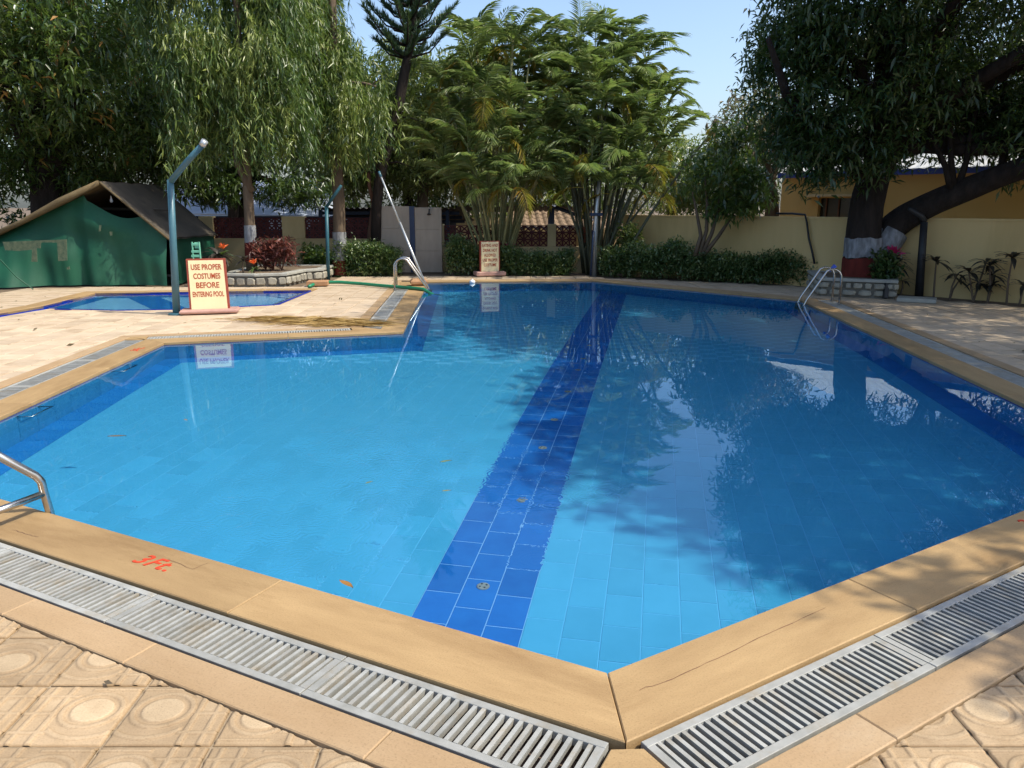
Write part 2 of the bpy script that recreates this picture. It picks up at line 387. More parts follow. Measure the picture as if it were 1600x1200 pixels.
# leaves: base points P, directions D, lengths L, width share W -> folded two-triangle leaves
def leaves(P, D, L, W, fold=0.25, droop=0.15):
    n = len(P)
    D = D / np.linalg.norm(D, axis=1, keepdims=True)
    U = rng.normal(size=(n, 3)) * 0.45 + np.array([0, 0, 1.0])
    Sd = np.cross(D, U); Sd /= np.linalg.norm(Sd, axis=1, keepdims=True) + 1e-9
    Nn = np.cross(Sd, D)
    L = np.asarray(L).reshape(-1, 1); W = np.asarray(W).reshape(-1, 1) if np.ndim(W) else W
    mid = P + D * L * 0.45
    a = mid + Sd * L * W * 0.5 + Nn * L * W * fold * 0.5
    b = mid - Sd * L * W * 0.5 + Nn * L * W * fold * 0.5
    tip = P + D * L - np.array([0, 0, 1.0]) * L * droop
    V = np.stack([P, a, tip, b], 1).reshape(-1, 3)
    i = np.arange(n, dtype=np.int32)[:, None] * 4
    Fa = np.concatenate([i + np.array([[0, 1, 2]]), i + np.array([[0, 2, 3]])], 1).reshape(-1, 3)
    return V, Fa
def unit(n):
    d = rng.normal(size=(n, 3)); return d / np.linalg.norm(d, axis=1, keepdims=True)
def lumpy(P, s, ph):
    x, y, z = P[:, 0] * s, P[:, 1] * s, P[:, 2] * s
    return (np.sin(x * 1.0 + ph) + np.sin(y * 1.3 + 2 * ph + 0.7 * x) + np.sin(z * 1.7 + 3 * ph + 0.5 * y) + 0.6 * np.sin(2.7 * x - 1.9 * z + ph) + 0.6 * np.sin(3.1 * y + 2.3 * z)) / 3.0
def clump_points(blobs, gap=-0.1, s=1.6):
    """points spread through ellipsoids, denser to the outside, with gaps left by a lumpy field"""
    out = []
    for (c, r, n) in blobs:
        d = unit(n * 2); rad = rng.random(n * 2) ** 0.42
        P = np.array(c) + d * rad[:, None] * np.array(r)
        P = P[lumpy(P, s, c[0] + c[2]) > gap][:n]
        out.append(P)
    return np.concatenate(out)
def rosettes(C, k, L, W, spread=0.10, down=0.35, fold=0.25, droop=0.2):
    n = len(C)
    A = unit(n) * 0.7; A[:, 2] += 0.25 - down
    P = np.repeat(C, k, 0) + rng.normal(size=(n * k, 3)) * spread
    D = np.repeat(A, k, 0) * 0.5 + unit(n * k); D[:, 2] -= down
    Ls = L * (0.65 + 0.7 * rng.random(n * k))
    tint = np.clip(np.repeat(rng.normal(0.45, 0.2, n), k) + rng.normal(0, 0.14, n * k), 0, 1)
    V, Fa = leaves(P, D, Ls, W, fold, droop)
    return V, Fa, np.repeat(tint, 4)
def strands(C, ln, k, L, W):
    """hanging twigs with narrow leaves pointing down and out"""
    n = len(C)
    t = np.linspace(0, 1, k)[None, :, None]
    drop = (ln * (0.5 + rng.random(n)))[:, None, None]
    a = rng.random(n) * 2 * math.pi
    out = np.stack([np.cos(a), np.sin(a), np.zeros(n)], 1)[:, None, :]
    P = C[:, None, :] + out * (0.22 * np.sqrt(t)) * drop + np.array([0, 0, -1.0]) * t ** 1.4 * drop
    P = (P + rng.normal(size=P.shape) * 0.02).reshape(-1, 3)
    D = np.repeat(out, k, 1).reshape(-1, 3) * 0.3 + rng.normal(size=(n * k, 3)) * 0.42; D[:, 2] -= 0.85
    tu = np.repeat(rng.normal(0.48, 0.24, n // 42 + 1), 42)[:n]
    tint = np.clip(np.repeat(tu + rng.normal(0, 0.08, n), k) + rng.normal(0, 0.13, n * k), 0, 1)
    V, Fa = leaves(P, D, L * (0.7 + 0.6 * rng.random(n * k)), W, 0.2, 0.1)
    return V, Fa, np.repeat(tint, 4)
def bend(a, b, sag=0.0, n=7, wob=0.05):
    a, b = Vector(a), Vector(b); L = (b - a).length
    pts = []
    for i in range(n):
        t = i / (n - 1)
        p = a.lerp(b, t)
        p.z += sag * L * 4 * t * (1 - t)
        if 0 < i < n - 1: p += Vector((rnd.uniform(-1, 1), rnd.uniform(-1, 1), rnd.uniform(-1, 1))) * wob * L * 0.5
        pts.append(p)
    return pts
def taper(r0, r1, n): return [r0 + (r1 - r0) * i / (n - 1) for i in range(n)]
def limbs(mb, start, blobs, r0, twigs=5, r_end=0.03):
    for (c, r, n) in blobs:
        c = Vector(c)
        mb.tube(bend(start, c, 0.05, 8), taper(r0, r_end * 1.6, 8), 6)
        for k in range(twigs):
            d = Vector(unit(1)[0]); d.z = abs(d.z) * 0.6 - 0.1
            e = c + Vector((d.x * r[0], d.y * r[1], d.z * r[2])) * rnd.uniform(0.6, 0.95)
            mid = Vector(start).lerp(c, rnd.uniform(0.55, 1.0))
            mb.tube(bend(mid, e, 0.06, 6, 0.12), taper(r_end * 1.3, 0.008, 6), 4)

# ------------------------------------------------------------------ plan of the pools
A = Vector((0.336, 2.390)); AL = Vector((-2.471, 3.834)); C = Vector((-4.183, 9.10)); B0 = Vector((-3.994, 5.789))
D = Vector((-1.434, 9.917)); Ec = Vector((-1.822, 16.661)); Fc = Vector((1.755, 16.952)); G = Vector((5.028, 13.416)); GR = Vector((4.253, 6.188)); AR = Vector((2.743, 3.860))
def meet(a, b, c, d):
    r, s = b - a, d - c
    t = ((c - a).x * s.y - (c - a).y * s.x) / (r.x * s.y - r.y * s.x)
    return a + r * t
B = meet(A, AL, C, B0); H = meet(A, AR, G, GR)
POOL = [A, H, G, Fc, Ec, D, C, B]                       # counter-clockwise
EDGE = ['near right', 'right', 'far right', 'far', 'left inner', 'bay', 'left', 'near left']
COP, GR0, GR1, STR = 0.30, 0.31, 0.56, 0.72
has_grate = [1, 1, 0, 0, 1, 1, 1, 1]
O_COP = offset_poly(POOL, [COP] * 8)
O_TR = offset_poly(POOL, [0.575 if g else 0.305 for g in has_grate])
O_STR = offset_poly(POOL, [STR if g else 0.47 for g in has_grate])
WZ = -0.028
def zf(y): return -0.92 - max(0.0, min(1.0, (y - 9) / 7.5)) * 0.5
g2 = lambda x, y: Vector(gp(x, y).xy)
KID = [g2(-40, 499), g2(72, 480.5), g2(180, 483), g2(290, 481.5), g2(432, 474.5), g2(486, 452.6), g2(149, 457.4), g2(68, 477.3), g2(-40, 496.2)]
KD = [0.06, 0.06, 0.06, 0.06, 0.06, 0.28, 0.30, 0.30, 0.06]
O_KID = offset_poly(KID, KD)

def sheet(name, polys, z, mat, parent=None):
    loops = [[Vector((p[0], p[1], 0)) for p in poly] for poly in polys]
    tris = tessellate_polygon(loops)
    mb = MB(); vs = [(p.x, p.y, z) for l in loops for p in l]
    fs = []
    for (a, b, c) in tris:
        va, vb, vc = vs[a], vs[b], vs[c]
        if (vb[0] - va[0]) * (vc[1] - va[1]) - (vb[1] - va[1]) * (vc[0] - va[0]) < 0: a, c = c, a
        fs.append((a, b, c))
    mb.add(vs, fs)
    return mb.build(name, mat, parent)
BIG = [Vector((-500, -500)), Vector((500, -500)), Vector((500, 500)), Vector((-500, 500))]
structure(sheet('ground', [BIG, O_TR, KID], -0.035, M['soil']))

# ------------------------------------------------------------------ main pool shell
pool = structure(link('swimming_pool', None, None, (0, 9, -0.9)))
pool_parts = []
def ang(d): return math.atan2(d.y, d.x)
tile_cache = {}
def tile_data(key, mat, w, l, h, bev):
    if key not in tile_cache:
        mb = MB().box((0, 0, -h / 2), (w, l, h), 0, bev)
        me = bpy.data.meshes.new(key); me.from_pydata(mb.v, [], mb.f); me.materials.append(mat); tile_cache[key] = me
    return tile_cache[key]
# grout bed: floor sheet in two slopes and the walls behind the tiles
mb = MB()
loops = [[Vector((p.x, p.y, 0)) for p in POOL]]
import itertools
def clip_half(poly, p0, n):
    out = []
    for i in range(len(poly)):
        a, b = poly[i], poly[(i + 1) % len(poly)]
        da, db = (a - p0).dot(n), (b - p0).dot(n)
        if da >= 0: out.append(a)
        if (da > 0) != (db > 0) and abs(da - db) > 1e-9: out.append(a + (b - a) * (da / (da - db)))
    return out
for (y0, y1) in ((-9, 9), (9, 16.5), (16.5, 30)):
    for tri in tessellate_polygon(loops):
        t = [POOL[i] for i in tri]
        if (t[1] - t[0]).cross(t[2] - t[0]) < 0: t = t[::-1]
        q = clip_half(t, Vector((0, y0)), Vector((0, 1)))
        if len(q) > 2: q = clip_half(q, Vector((0, y1)), Vector((0, -1)))
        if len(q) > 2: mb.add([(p.x, p.y, zf(p.y) - 0.0025) for p in q], [tuple(range(len(q)))])
pool_floor = mb.build('pool_floor', M['grout'], pool); pool_parts.append(pool_floor)
mb = MB()
for i in range(8):
    a, b = POOL[i], POOL[(i + 1) % 8]
    mb.quad((a.x, a.y, -1.6), (b.x, b.y, -1.6), (b.x, b.y, -0.004), (a.x, a.y, -0.004))
pool_wall = mb.build('pool_wall', M['grout'], pool); pool_parts.append(pool_wall)
# wall tiles: trim row, then courses
for i in range(8):
    a, b = POOL[i], POOL[(i + 1) % 8]
    d = (b - a).normalized(); nin = Vector((-d.y, d.x)); L = (b - a).length
    n = max(1, round(L / 0.28)); w = L / n
    rows = [(-0.046, -0.112, 'tile_trim')] + [(-0.112 - 0.2 * k, -0.312 - 0.2 * k, 'tile_mid') for k in range(7 if i in (2, 3, 1, 4) else 5)]
    single = i in (5, 6)
    st = {'tile_trim': MB(), 'tile_mid': MB()}
    for (zt, zb, mk) in rows:
        for k in range(n):
            c = a + d * ((k + 0.5) * w) + nin * 0.003
            zm = (zt + zb) / 2
            if zt < zf(c.y) + 0.02: continue
            if single and zb > -1.1:
                key = 'wall_tile_%s_%d' % (mk, i)
                if key not in tile_cache:
                    m2 = MB().box((0, 0, 0), (w - 0.006, 0.012, zt - zb - 0.006))
                    me = bpy.data.meshes.new('wall_tile'); me.from_pydata(m2.v, [], m2.f); me.materials.append(M[mk]); tile_cache[key] = me
                o = link('wall_tile', tile_cache[key], pool_wall, Vector((c.x, c.y, zm)) - wloc(pool_wall), (0, 0, ang(d)))
                pool_parts.append(o)
            else:
                st[mk].box((c.x, c.y, zm), (w - 0.006, 0.012, zt - zb - 0.006), ang(d))
    for mk, m2 in st.items():
        if m2.v:
            o = m2.build('wall_tiling' if mk == 'tile_mid' else 'trim_tiling', M[mk], pool_wall); o['kind'] = 'stuff'; pool_parts.append(o)
# floor tiles on a grid turned with the dark lane
LANE = Vector((0.1865, 1.0)).normalized(); LP = Vector((LANE.y, -LANE.x))      # along, across (to the right)
L0 = Vector((-0.514, 3.611))                                                    # a point on the lane's left edge
TW, TL = 0.1945, 0.281
def floor_loc(u, v):
    p = L0 + LP * u + LANE * v
    return Vector((p.x, p.y, zf(p.y)))
cand = []
for iu in range(-32, 40):
    for iv in range(-12, 60):
        u = (iu + 0.5) * TW; off = (0.5 * TL if iu % 2 else 0.0) if not 0 <= iu < 3 else (0.16 if iu == 1 else (0.03 if iu == 2 else 0.0))
        v = iv * TL + 0.09 + off
        p = floor_loc(u, v)
        if inside(p.xy, POOL): cand.append((p.xy.length, iu, p))
cand.sort(key=lambda t: t[0])
lane = link('lane_stripe', None, pool); lane['label'] = 'dark blue three tile wide lane stripe on the pool floor'
light_mb = MB(); nl = 0
bed = MB()
for k in range(44):
    v0, v1 = -0.9 + k * TL, -0.9 + (k + 1) * TL
    q = [floor_loc(0.0, v0), floor_loc(3 * TW, v0), floor_loc(3 * TW, v1), floor_loc(0.0, v1)]
    if all(inside(p.xy, POOL) for p in q): bed.add([p + Vector((0, 0, 0.0015)) for p in q], [(0, 1, 2, 3)])
pool_parts.append(bed.build('grout_bed', M['grout_white'], lane))
for (dist, iu, p) in cand:
    slope = math.atan2(zf(p.y + 0.1) - zf(p.y - 0.1), 0.2)
    rot = (slope, 0, ang(LP))
    if 0 <= iu < 3:
        key = tile_data('lane_tile', M['tile_dark'], TW - 0.006, TL - 0.006, 0.008, 0.0015)
        o = link('lane_tile', key, lane, p + Vector((0, 0, 0.004)) - wloc(lane), rot); pool_parts.append(o)
    elif nl < 300 and abs(math.atan2(p.x, p.y)) < 0.62:
        nl += 1
        key = tile_data('floor_tile', M['tile_light'], TW - 0.006, TL - 0.006, 0.008, 0.0015)
        o = link('floor_tile', key, pool_floor, p + Vector((0, 0, rnd.uniform(0, 0.0015))) - wloc(pool_floor), rot); pool_parts.append(o)
    else:
        light_mb.box((p.x, p.y, p.z - 0.004), (TW - 0.006, TL - 0.006, 0.008), ang(LP))
o = light_mb.build('floor_tiling', M['tile_light'], pool_floor); o['kind'] = 'stuff'; pool_parts.append(o)
# dark border course along the foot of the walls
for i in range(8):
    a, b = POOL[i], POOL[(i + 1) % 8]
    inn = offset_poly(POOL, [-0.27] * 8)
    a2, b2 = inn[i], inn[(i + 1) % 8]
    n = max(1, round((b - a).length / 0.28))
    for k in range(n):
        q = [a.lerp(b, (k + 0.01) / n), a.lerp(b, (k + 0.99) / n), a2.lerp(b2, (k + 0.99) / n), a2.lerp(b2, (k + 0.01) / n)]
        m2 = MB(); zz = [zf(p.y) for p in q]
        m2.add([(p.x, p.y, z + 0.0) for p, z in zip(q, zz)] + [(p.x, p.y, z + 0.010) for p, z in zip(q, zz)],
               [(4, 5, 6, 7), (0, 1, 5, 4), (1, 2, 6, 5), (2, 3, 7, 6), (3, 0, 4, 7)])
        o = m2.build('border_tile', M['tile_border'], pool_floor); pool_parts.append(o)
# round inlet covers down the middle of the lane
for (px, py) in ((755, 917), (815, 782), (848, 700), (866, 656), (887, 612), (903, 578), (911, 560), (921, 538)):
    r0 = ray(px, py); t = (WZ - CAM_H) / r0[2]; p = Vector((r0[0] * t, r0[1] * t)); Ln = math.sqrt(sum(q * q for q in r0))
    s_ = math.hypot(r0[0], r0[1]) / Ln / 1.333; k = (WZ - zf(p.y)) * s_ / math.sqrt(1 - s_ * s_)
    q = p + p.normalized() * k
    c = (q.x, q.y, zf(q.y) + 0.004)
    ring = MB().lathe(c, [(0.036, 0), (0.036, 0.006), (0.030, 0.010), (0.012, 0.010), (0.010, 0.012), (0.0005, 0.012)], 16).build('inlet_cover', M['stone_cap'], lane)
    pool_parts.append(ring)
    for j in range(4):
        a_ = j * math.pi / 2 + 0.4
        o = MB().lathe((c[0] + 0.02 * math.cos(a_), c[1] + 0.02 * math.sin(a_), c[2] + 0.009), [(0.006, 0), (0.006, 0.003), (0.0005, 0.003)], 8).build('slot', M['dark_inside'], ring)
        pool_parts.append(o)
# rungs let into the left wall
dl = (B - C).normalized(); nl_ = Vector((-dl.y, dl.x))
for (px, py) in ((160, 592), (22, 663)):
    p = gp(px, py, -0.17).xy
    p = C + dl * (p - C).dot(dl)
    pts = [Vector((*(p - dl * 0.16), -0.17)), Vector((*(p - dl * 0.16 + nl_ * 0.12), -0.17)), Vector((*(p + dl * 0.16 + nl_ * 0.12), -0.17)), Vector((*(p + dl * 0.16), -0.17))]
    o = MB().tube(pts, 0.013, 8).build('step_rung', M['steel'], pool, True); pool_parts.append(o)
for o in pool_parts: o.cycles.is_caustics_receiver = True

# water surface: clear, refracting, with faint ripples
m = bpy.data.materials.new('pool water'); m.use_nodes = True; t = m.node_tree; t.nodes.clear()
out = N(t, 'ShaderNodeOutputMaterial'); gl = N(t, 'ShaderNodeBsdfGlass', IOR=1.333, Roughness=0.0)
gl.inputs['Color'].default_value = (0.78, 0.92, 1.0, 1)
tc = N(t, 'ShaderNodeTexCoord')
n1 = N(t, 'ShaderNodeTexNoise', Scale=2.0, Detail=2.0); t.links.new(tc.outputs['Object'], n1.inputs['Vector'])
mp = N(t, 'ShaderNodeMapping'); mp.inputs['Location'].default_value = (0.62, 1.76, 0); mp.inputs['Scale'].default_value = (0.62, 0.40, 1)
t.links.new(tc.outputs['Object'], mp.inputs[0])
dp = N(t, 'ShaderNodeVectorMath', operation='LENGTH'); t.links.new(mp.outputs[0], dp.inputs[0])
nm = N(t, 'ShaderNodeTexNoise', Scale=1.1, Detail=3.0); t.links.new(tc.outputs['Object'], nm.inputs['Vector'])
ad = N(t, 'ShaderNodeMath', operation='MULTIPLY_ADD'); t.links.new(nm.outputs['Fac'], ad.inputs[0]); ad.inputs[1].default_value = 2.2; t.links.new(dp.outputs['Value'], ad.inputs[2])
mask = N(t, 'ShaderNodeMapRange'); mask.inputs[1].default_value = 1.25; mask.inputs[2].default_value = 1.9; mask.inputs[3].default_value = 1; mask.inputs[4].default_value = 0
t.links.new(ad.outputs[0], mask.inputs[0])
vr = N(t, 'ShaderNodeTexVoronoi', Scale=6.5); t.links.new(tc.outputs['Object'], vr.inputs['Vector'])
sn = N(t, 'ShaderNodeMath', operation='MULTIPLY'); sn.inputs[1].default_value = 42.0; t.links.new(vr.outputs['Distance'], sn.inputs[0])
sn2 = N(t, 'ShaderNodeMath', operation='SINE'); t.links.new(sn.outputs[0], sn2.inputs[0])
nz = N(t, 'ShaderNodeTexNoise', Scale=34.0, Detail=2.0); t.links.new(tc.outputs['Object'], nz.inputs['Vector'])
s3 = N(t, 'ShaderNodeMath', operation='MULTIPLY_ADD'); t.links.new(sn2.outputs[0], s3.inputs[0]); s3.inputs[1].default_value = 0.22; t.links.new(nz.outputs['Fac'], s3.inputs[2])
rp = N(t, 'ShaderNodeMath', operation='MULTIPLY'); t.links.new(s3.outputs[0], rp.inputs[0]); t.links.new(mask.outputs[0], rp.inputs[1])
b1 = N(t, 'ShaderNodeBump', Strength=1.0, Distance=0.0007); t.links.new(n1.outputs['Fac'], b1.inputs['Height'])
b2 = N(t, 'ShaderNodeBump', Strength=1.0, Distance=0.0023); t.links.new(rp.outputs[0], b2.inputs['Height']); t.links.new(b1.outputs[0], b2.inputs['Normal'])
t.links.new(b2.outputs[0], gl.inputs['Normal']); t.links.new(gl.outputs[0], out.inputs[0])
M['water'] = m
wo = sheet('pool_water', [[p for p in offset_poly(POOL, [0.002] * 8)]], WZ, M['water'])
wo.location = (0, 9, 0)
for v in wo.data.vertices: v.co.y -= 9
structure(wo); wo.cycles.is_caustics_caster = True
wo.data.polygons.foreach_set('use_smooth', [True] * len(wo.data.polygons))

# ------------------------------------------------------------------ coping, drain channel, gratings, edging
coping = structure(link('coping', None))
coping['label'] = 'orange sandstone coping slabs round the big pool'
inn = offset_poly(POOL, [-0.014] * 8)
def slab_run(parent, name, a, b, a2, b2, n, z0, z1, mat, gap=0.004, bev=0.006):
    """quadrilateral a-b (inner) b2-a2 (outer) cut into n slabs, each in its own turned frame"""
    d = (b - a).normalized(); yaw = ang(d); outs = []
    cuts = [0.0] + [min(0.97, max(0.03, (k + rnd.uniform(-0.12, 0.12)) / n)) for k in range(1, n)] + [1.0]
    L = (b - a).length
    for k in range(n):
        s0, s1 = cuts[k], cuts[k + 1]; e = gap / L / 2
        q = [a.lerp(b, s0 + e), a2.lerp(b2, s0 + e), a2.lerp(b2, s1 - e), a.lerp(b, s1 - e)]
        if k > 0: q[1] = q[0] + (a2 - a).dot(Vector((d.y, -d.x))) * Vector((d.y, -d.x))
        if k < n - 1: q[2] = q[3] + (b2 - b).dot(Vector((d.y, -d.x))) * Vector((d.y, -d.x))
        c = (q[0] + q[1] + q[2] + q[3]) / 4
        cs, sn_ = math.cos(-yaw), math.sin(-yaw)
        loc = [((p - c).x * cs - (p - c).y * sn_, (p - c).x * sn_ + (p - c).y * cs) for p in q]
        mb = MB().prism(loc, z0, z1, bev)
        me = bpy.data.meshes.new(name); me.from_pydata(mb.v, [], mb.f); me.materials.append(mat)
        outs.append(link(name, me, parent, Vector((c.x, c.y, 0)) - wloc(parent), (0, 0, yaw)))
    return outs
nslab = [3, 5, 4, 3, 4, 2, 3, 3]
for i in range(8):
    j = (i + 1) % 8
    slab_run(coping, 'coping_slab', inn[i], inn[j], O_COP[i], O_COP[j], nslab[i], -0.046, 0.0, M['coping'], bev=0.004)
channel = MB()
for i in range(8):
    if not has_grate[i]: continue
    a, b = O_COP[i], O_COP[(i + 1) % 8]; a2, b2 = O_TR[i], O_TR[(i + 1) % 8]
    a, b = POOL[i] + (O_COP[i] - POOL[i]) * 0.96, POOL[(i + 1) % 8] + (O_COP[(i + 1) % 8] - POOL[(i + 1) % 8]) * 0.96
    channel.quad((a.x, a.y, -0.14), (a2.x, a2.y, -0.14), (b2.x, b2.y, -0.14), (b.x, b.y, -0.14))
    channel.quad((a2.x, a2.y, -0.14), (a2.x, a2.y, -0.02), (b2.x, b2.y, -0.02), (b2.x, b2.y, -0.14))
    channel.quad((a.x, a.y, -0.14), (b.x, b.y, -0.14), (b.x, b.y, -0.04), (a.x, a.y, -0.04))
channel = structure(channel.build('drain_channel', M['trench']))
edging = structure(link('edging', None))
edging['label'] = 'pale stone edging strip between the drain grating and the paving'
for i in range(8):
    j = (i + 1) % 8
    src = O_TR if has_grate[i] else O_COP
    slab_run(edging, 'edging_slab', src[i], src[j], O_STR[i], O_STR[j], max(2, round((src[j] - src[i]).length / 0.95)), -0.05, -0.006, M['strip'], 0.003, 0.004)
e7 = (A - B).normalized(); n7 = Vector((e7.y, -e7.x)); e0 = (H - A).normalized(); n0 = Vector((e0.y, -e0.x))
slab = MB().prism([A + e7 * 0.135 + n7 * 0.345, A + e7 * 0.135 + n7 * 0.565, O_TR[0] + (O_TR[0] - A) * -0.01, A - e0 * 0.135 + n0 * 0.565, A - e0 * 0.135 + n0 * 0.345], -0.05, -0.004, 0.004)
slab.build('corner_slab', M['coping'], edging)
where = {0: 'along the shaded near right pool edge', 1: 'along the long right pool edge', 4: 'beside the green hose on the inner left pool edge', 5: 'along the small bay edge below the costume board', 6: 'along the left pool edge above the wall rungs', 7: 'along the sunny near left pool edge by the red depth mark'}
bar_me = None
for i in range(8):
    if not has_grate[i]: continue
    j = (i + 1) % 8
    g0, g1 = offset_poly(POOL, [GR0] * 8), offset_poly(POOL, [GR1] * 8)
    d = (POOL[j] - POOL[i]).normalized(); no = Vector((d.y, -d.x)); yaw = ang(d)
    s0 = max((g0[i] - POOL[i]).dot(d), (g1[i] - POOL[i]).dot(d)) if i != 5 else 0.62
    s1 = min((g0[j] - POOL[i]).dot(d), (g1[j] - POOL[i]).dot(d))
    if i == 0: s0 = -0.12
    if i == 7: s1 = (A - POOL[i]).dot(d) + 0.12
    if i == 4: s0 = 0.9
    mid = POOL[i] + d * ((s0 + s1) / 2) + no * ((GR0 + GR1) / 2)
    gt = thing('drain_grating', 'aluminium bar drain grating ' + where[i], 'grating', (mid.x, mid.y, -0.012), 'drain gratings round the pool')
    n = max(1, round((s1 - s0) / 1.1)); w = (s1 - s0) / n
    for k in range(n):
        a_ = s0 + k * w + 0.003; b_ = s0 + (k + 1) * w - 0.003
        def pt(s_, o_): q = POOL[i] + d * s_ + no * o_; return (q.x, q.y, -0.02)
        fr = MB()
        for o_ in (GR0 + 0.016, GR1 - 0.016):
            q = pt((a_ + b_) / 2, o_); fr.box((q[0], q[1], -0.027), (b_ - a_, 0.03, 0.03), yaw, 0.0015)
        for s_ in (a_ + 0.014, b_ - 0.014):
            q = pt(s_, (GR0 + GR1) / 2); fr.box((q[0], q[1], -0.0275), (0.028, GR1 - GR0 - 0.064, 0.029), yaw)
        pan = fr.build('panel', M['grate'], gt)
        nb = round((b_ - a_ - 0.056) / 0.034)
        far = MB()
        for q_ in range(nb):
            s_ = a_ + 0.028 + (q_ + 0.5) * (b_ - a_ - 0.056) / nb
            q = pt(s_, (GR0 + GR1) / 2)
            if i in (0, 6, 7):
                if bar_me is None:
                    mbar = MB().add([(-0.0075, -0.093, 0), (0.0075, -0.093, 0), (0.0075, 0.093, 0), (-0.0075, 0.093, 0), (-0.004, -0.093, -0.026), (0.004, -0.093, -0.026), (0.004, 0.093, -0.026), (-0.004, 0.093, -0.026)],
                                    [(0, 1, 2, 3), (4, 7, 6, 5), (0, 4, 5, 1), (1, 5, 6, 2), (2, 6, 7, 3), (3, 7, 4, 0)])
                    bar_me = bpy.data.meshes.new('bar'); bar_me.from_pydata(mbar.v, [], mbar.f); bar_me.materials.append(M['grate'])
                link('bar', bar_me, pan, Vector((q[0], q[1], -0.013 + rnd.uniform(-0.001, 0.001))) - wloc(pan), (0, 0, yaw + rnd.uniform(-0.006, 0.006)))
            else:
                far.box((q[0], q[1], -0.024), (0.018, 0.186, 0.02), yaw)
        if far.v: far.build('bars', M['grate'], pan)['kind'] = 'stuff'
def filler(i, sa, sb, corner=None):
    d = (POOL[(i + 1) % 8] - POOL[i]).normalized(); no = Vector((d.y, -d.x)); P_ = lambda s_, o_: POOL[i] + d * s_ + no * o_
    poly = [P_(sa, GR0), P_(sa, GR1 + 0.01), P_(sb, GR1 + 0.01), P_(sb, GR0)] if corner is None else corner
    MB().prism(poly, -0.05, -0.004, 0.003).build('filler_slab', M['coping'], edging)
filler(4, 0.0, 0.885)
dq = (POOL[6] - POOL[5]).normalized(); nq = Vector((dq.y, -dq.x))
filler(5, 0, 0, [O_COP[5] + nq * 0.01, O_TR[5] - nq * 0.01, POOL[5] + dq * 0.605 + nq * GR1, POOL[5] + dq * 0.605 + nq * GR0])
for i in (1, 6):
    d0 = (POOL[i] - POOL[i - 1]).normalized(); m0 = Vector((d0.y, -d0.x)); d1 = (POOL[(i + 1) % 8] - POOL[i]).normalized(); m1 = Vector((d1.y, -d1.x))
    o0, o1 = offset_poly(POOL, [GR0] * 8)[i], offset_poly(POOL, [GR1] * 8)[i]
    sa = min((o0 - POOL[i]).dot(d0), (o1 - POOL[i]).dot(d0)) + 0.008; sb = max((o0 - POOL[i]).dot(d1), (o1 - POOL[i]).dot(d1)) - 0.008
    pa, pb = POOL[i] + d0 * sa, POOL[i] + d1 * sb
    filler(i, 0, 0, [pa + m0 * (GR0 + 0.003), pa + m0 * GR1, o1, pb + m1 * GR1, pb + m1 * (GR0 + 0.003)])
# depth marks brushed on the coping
def as_mesh(cu):
    o = bpy.data.objects.new('lettering', cu); me = bpy.data.meshes.new_from_object(o)
    bpy.data.objects.remove(o); return me
def text_on(name, body, size, loc, rot, mat, parent, shear=0.0, bold=0.0, ext=0.0015, align='CENTER', space=1.0):
    cu = bpy.data.curves.new(name, 'FONT'); cu.body = body; cu.size = size; cu.align_x = align; cu.align_y = 'CENTER'
    cu.shear = shear; cu.offset = bold; cu.extrude = ext; cu.space_character = space; cu.resolution_u = 3
    cu.materials.append(mat)
    return link(name, as_mesh(cu), parent, Vector(loc) - wloc(parent), rot)
dA = (A - AL).normalized()
pA = gp(241, 880)
text_on('depth_mark', '3Ft.', 0.125, (pA.x, pA.y, 0.0015), (0, 0, ang(dA)), M['red_paint'], coping, 0.35, 0.0008, space=1.22)
pC = gp(215, 546)
text_on('depth_mark', '3Ft.', 0.13, (pC.x, pC.y, 0.0015), (0, 0, ang(C - B)), M['red_paint'], coping, 0.3, 0.0008, space=1.2)
dH = (AR - A).normalized(); pH = gp(1618, 815)
text_on('depth_mark', '3Ft.', 0.125, (pH.x, pH.y, 0.0015), (0, 0, ang(dH) - 0.1), M['red_paint'], coping, 0.35, 0.0008, space=1.22)
# hairline cracks and worn marks
def crack(pts, w, z=0.0012):
    mb = MB(); pts = [gp(*p).xy for p in pts]; fine = []
    for a_, b_ in zip(pts, pts[1:]):
        for k in range(5): fine.append(a_.lerp(b_, k / 5) + Vector((rnd.uniform(-1, 1), rnd.uniform(-1, 1))) * 0.004)
    fine.append(pts[-1])
    for a_, b_ in zip(fine, fine[1:]):
        q = (b_ - a_).normalized(); n_ = Vector((q.y, -q.x)) * w * rnd.uniform(0.4, 1.0)
        mb.quad((a_.x - n_.x, a_.y - n_.y, z), (a_.x + n_.x, a_.y + n_.y, z), (b_.x + n_.x, b_.y + n_.y, z), (b_.x - n_.x, b_.y - n_.y, z))
    mb.build('crack', M['bark_red'], coping)
crack([(1000, 1078), (1050, 1062), (1120, 1030), (1200, 990), (1290, 950)], 0.0016)
crack([(20, 828), (45, 836), (60, 839)], 0.002)
crack([(262, 873), (300, 890), (325, 880)], 0.0014)

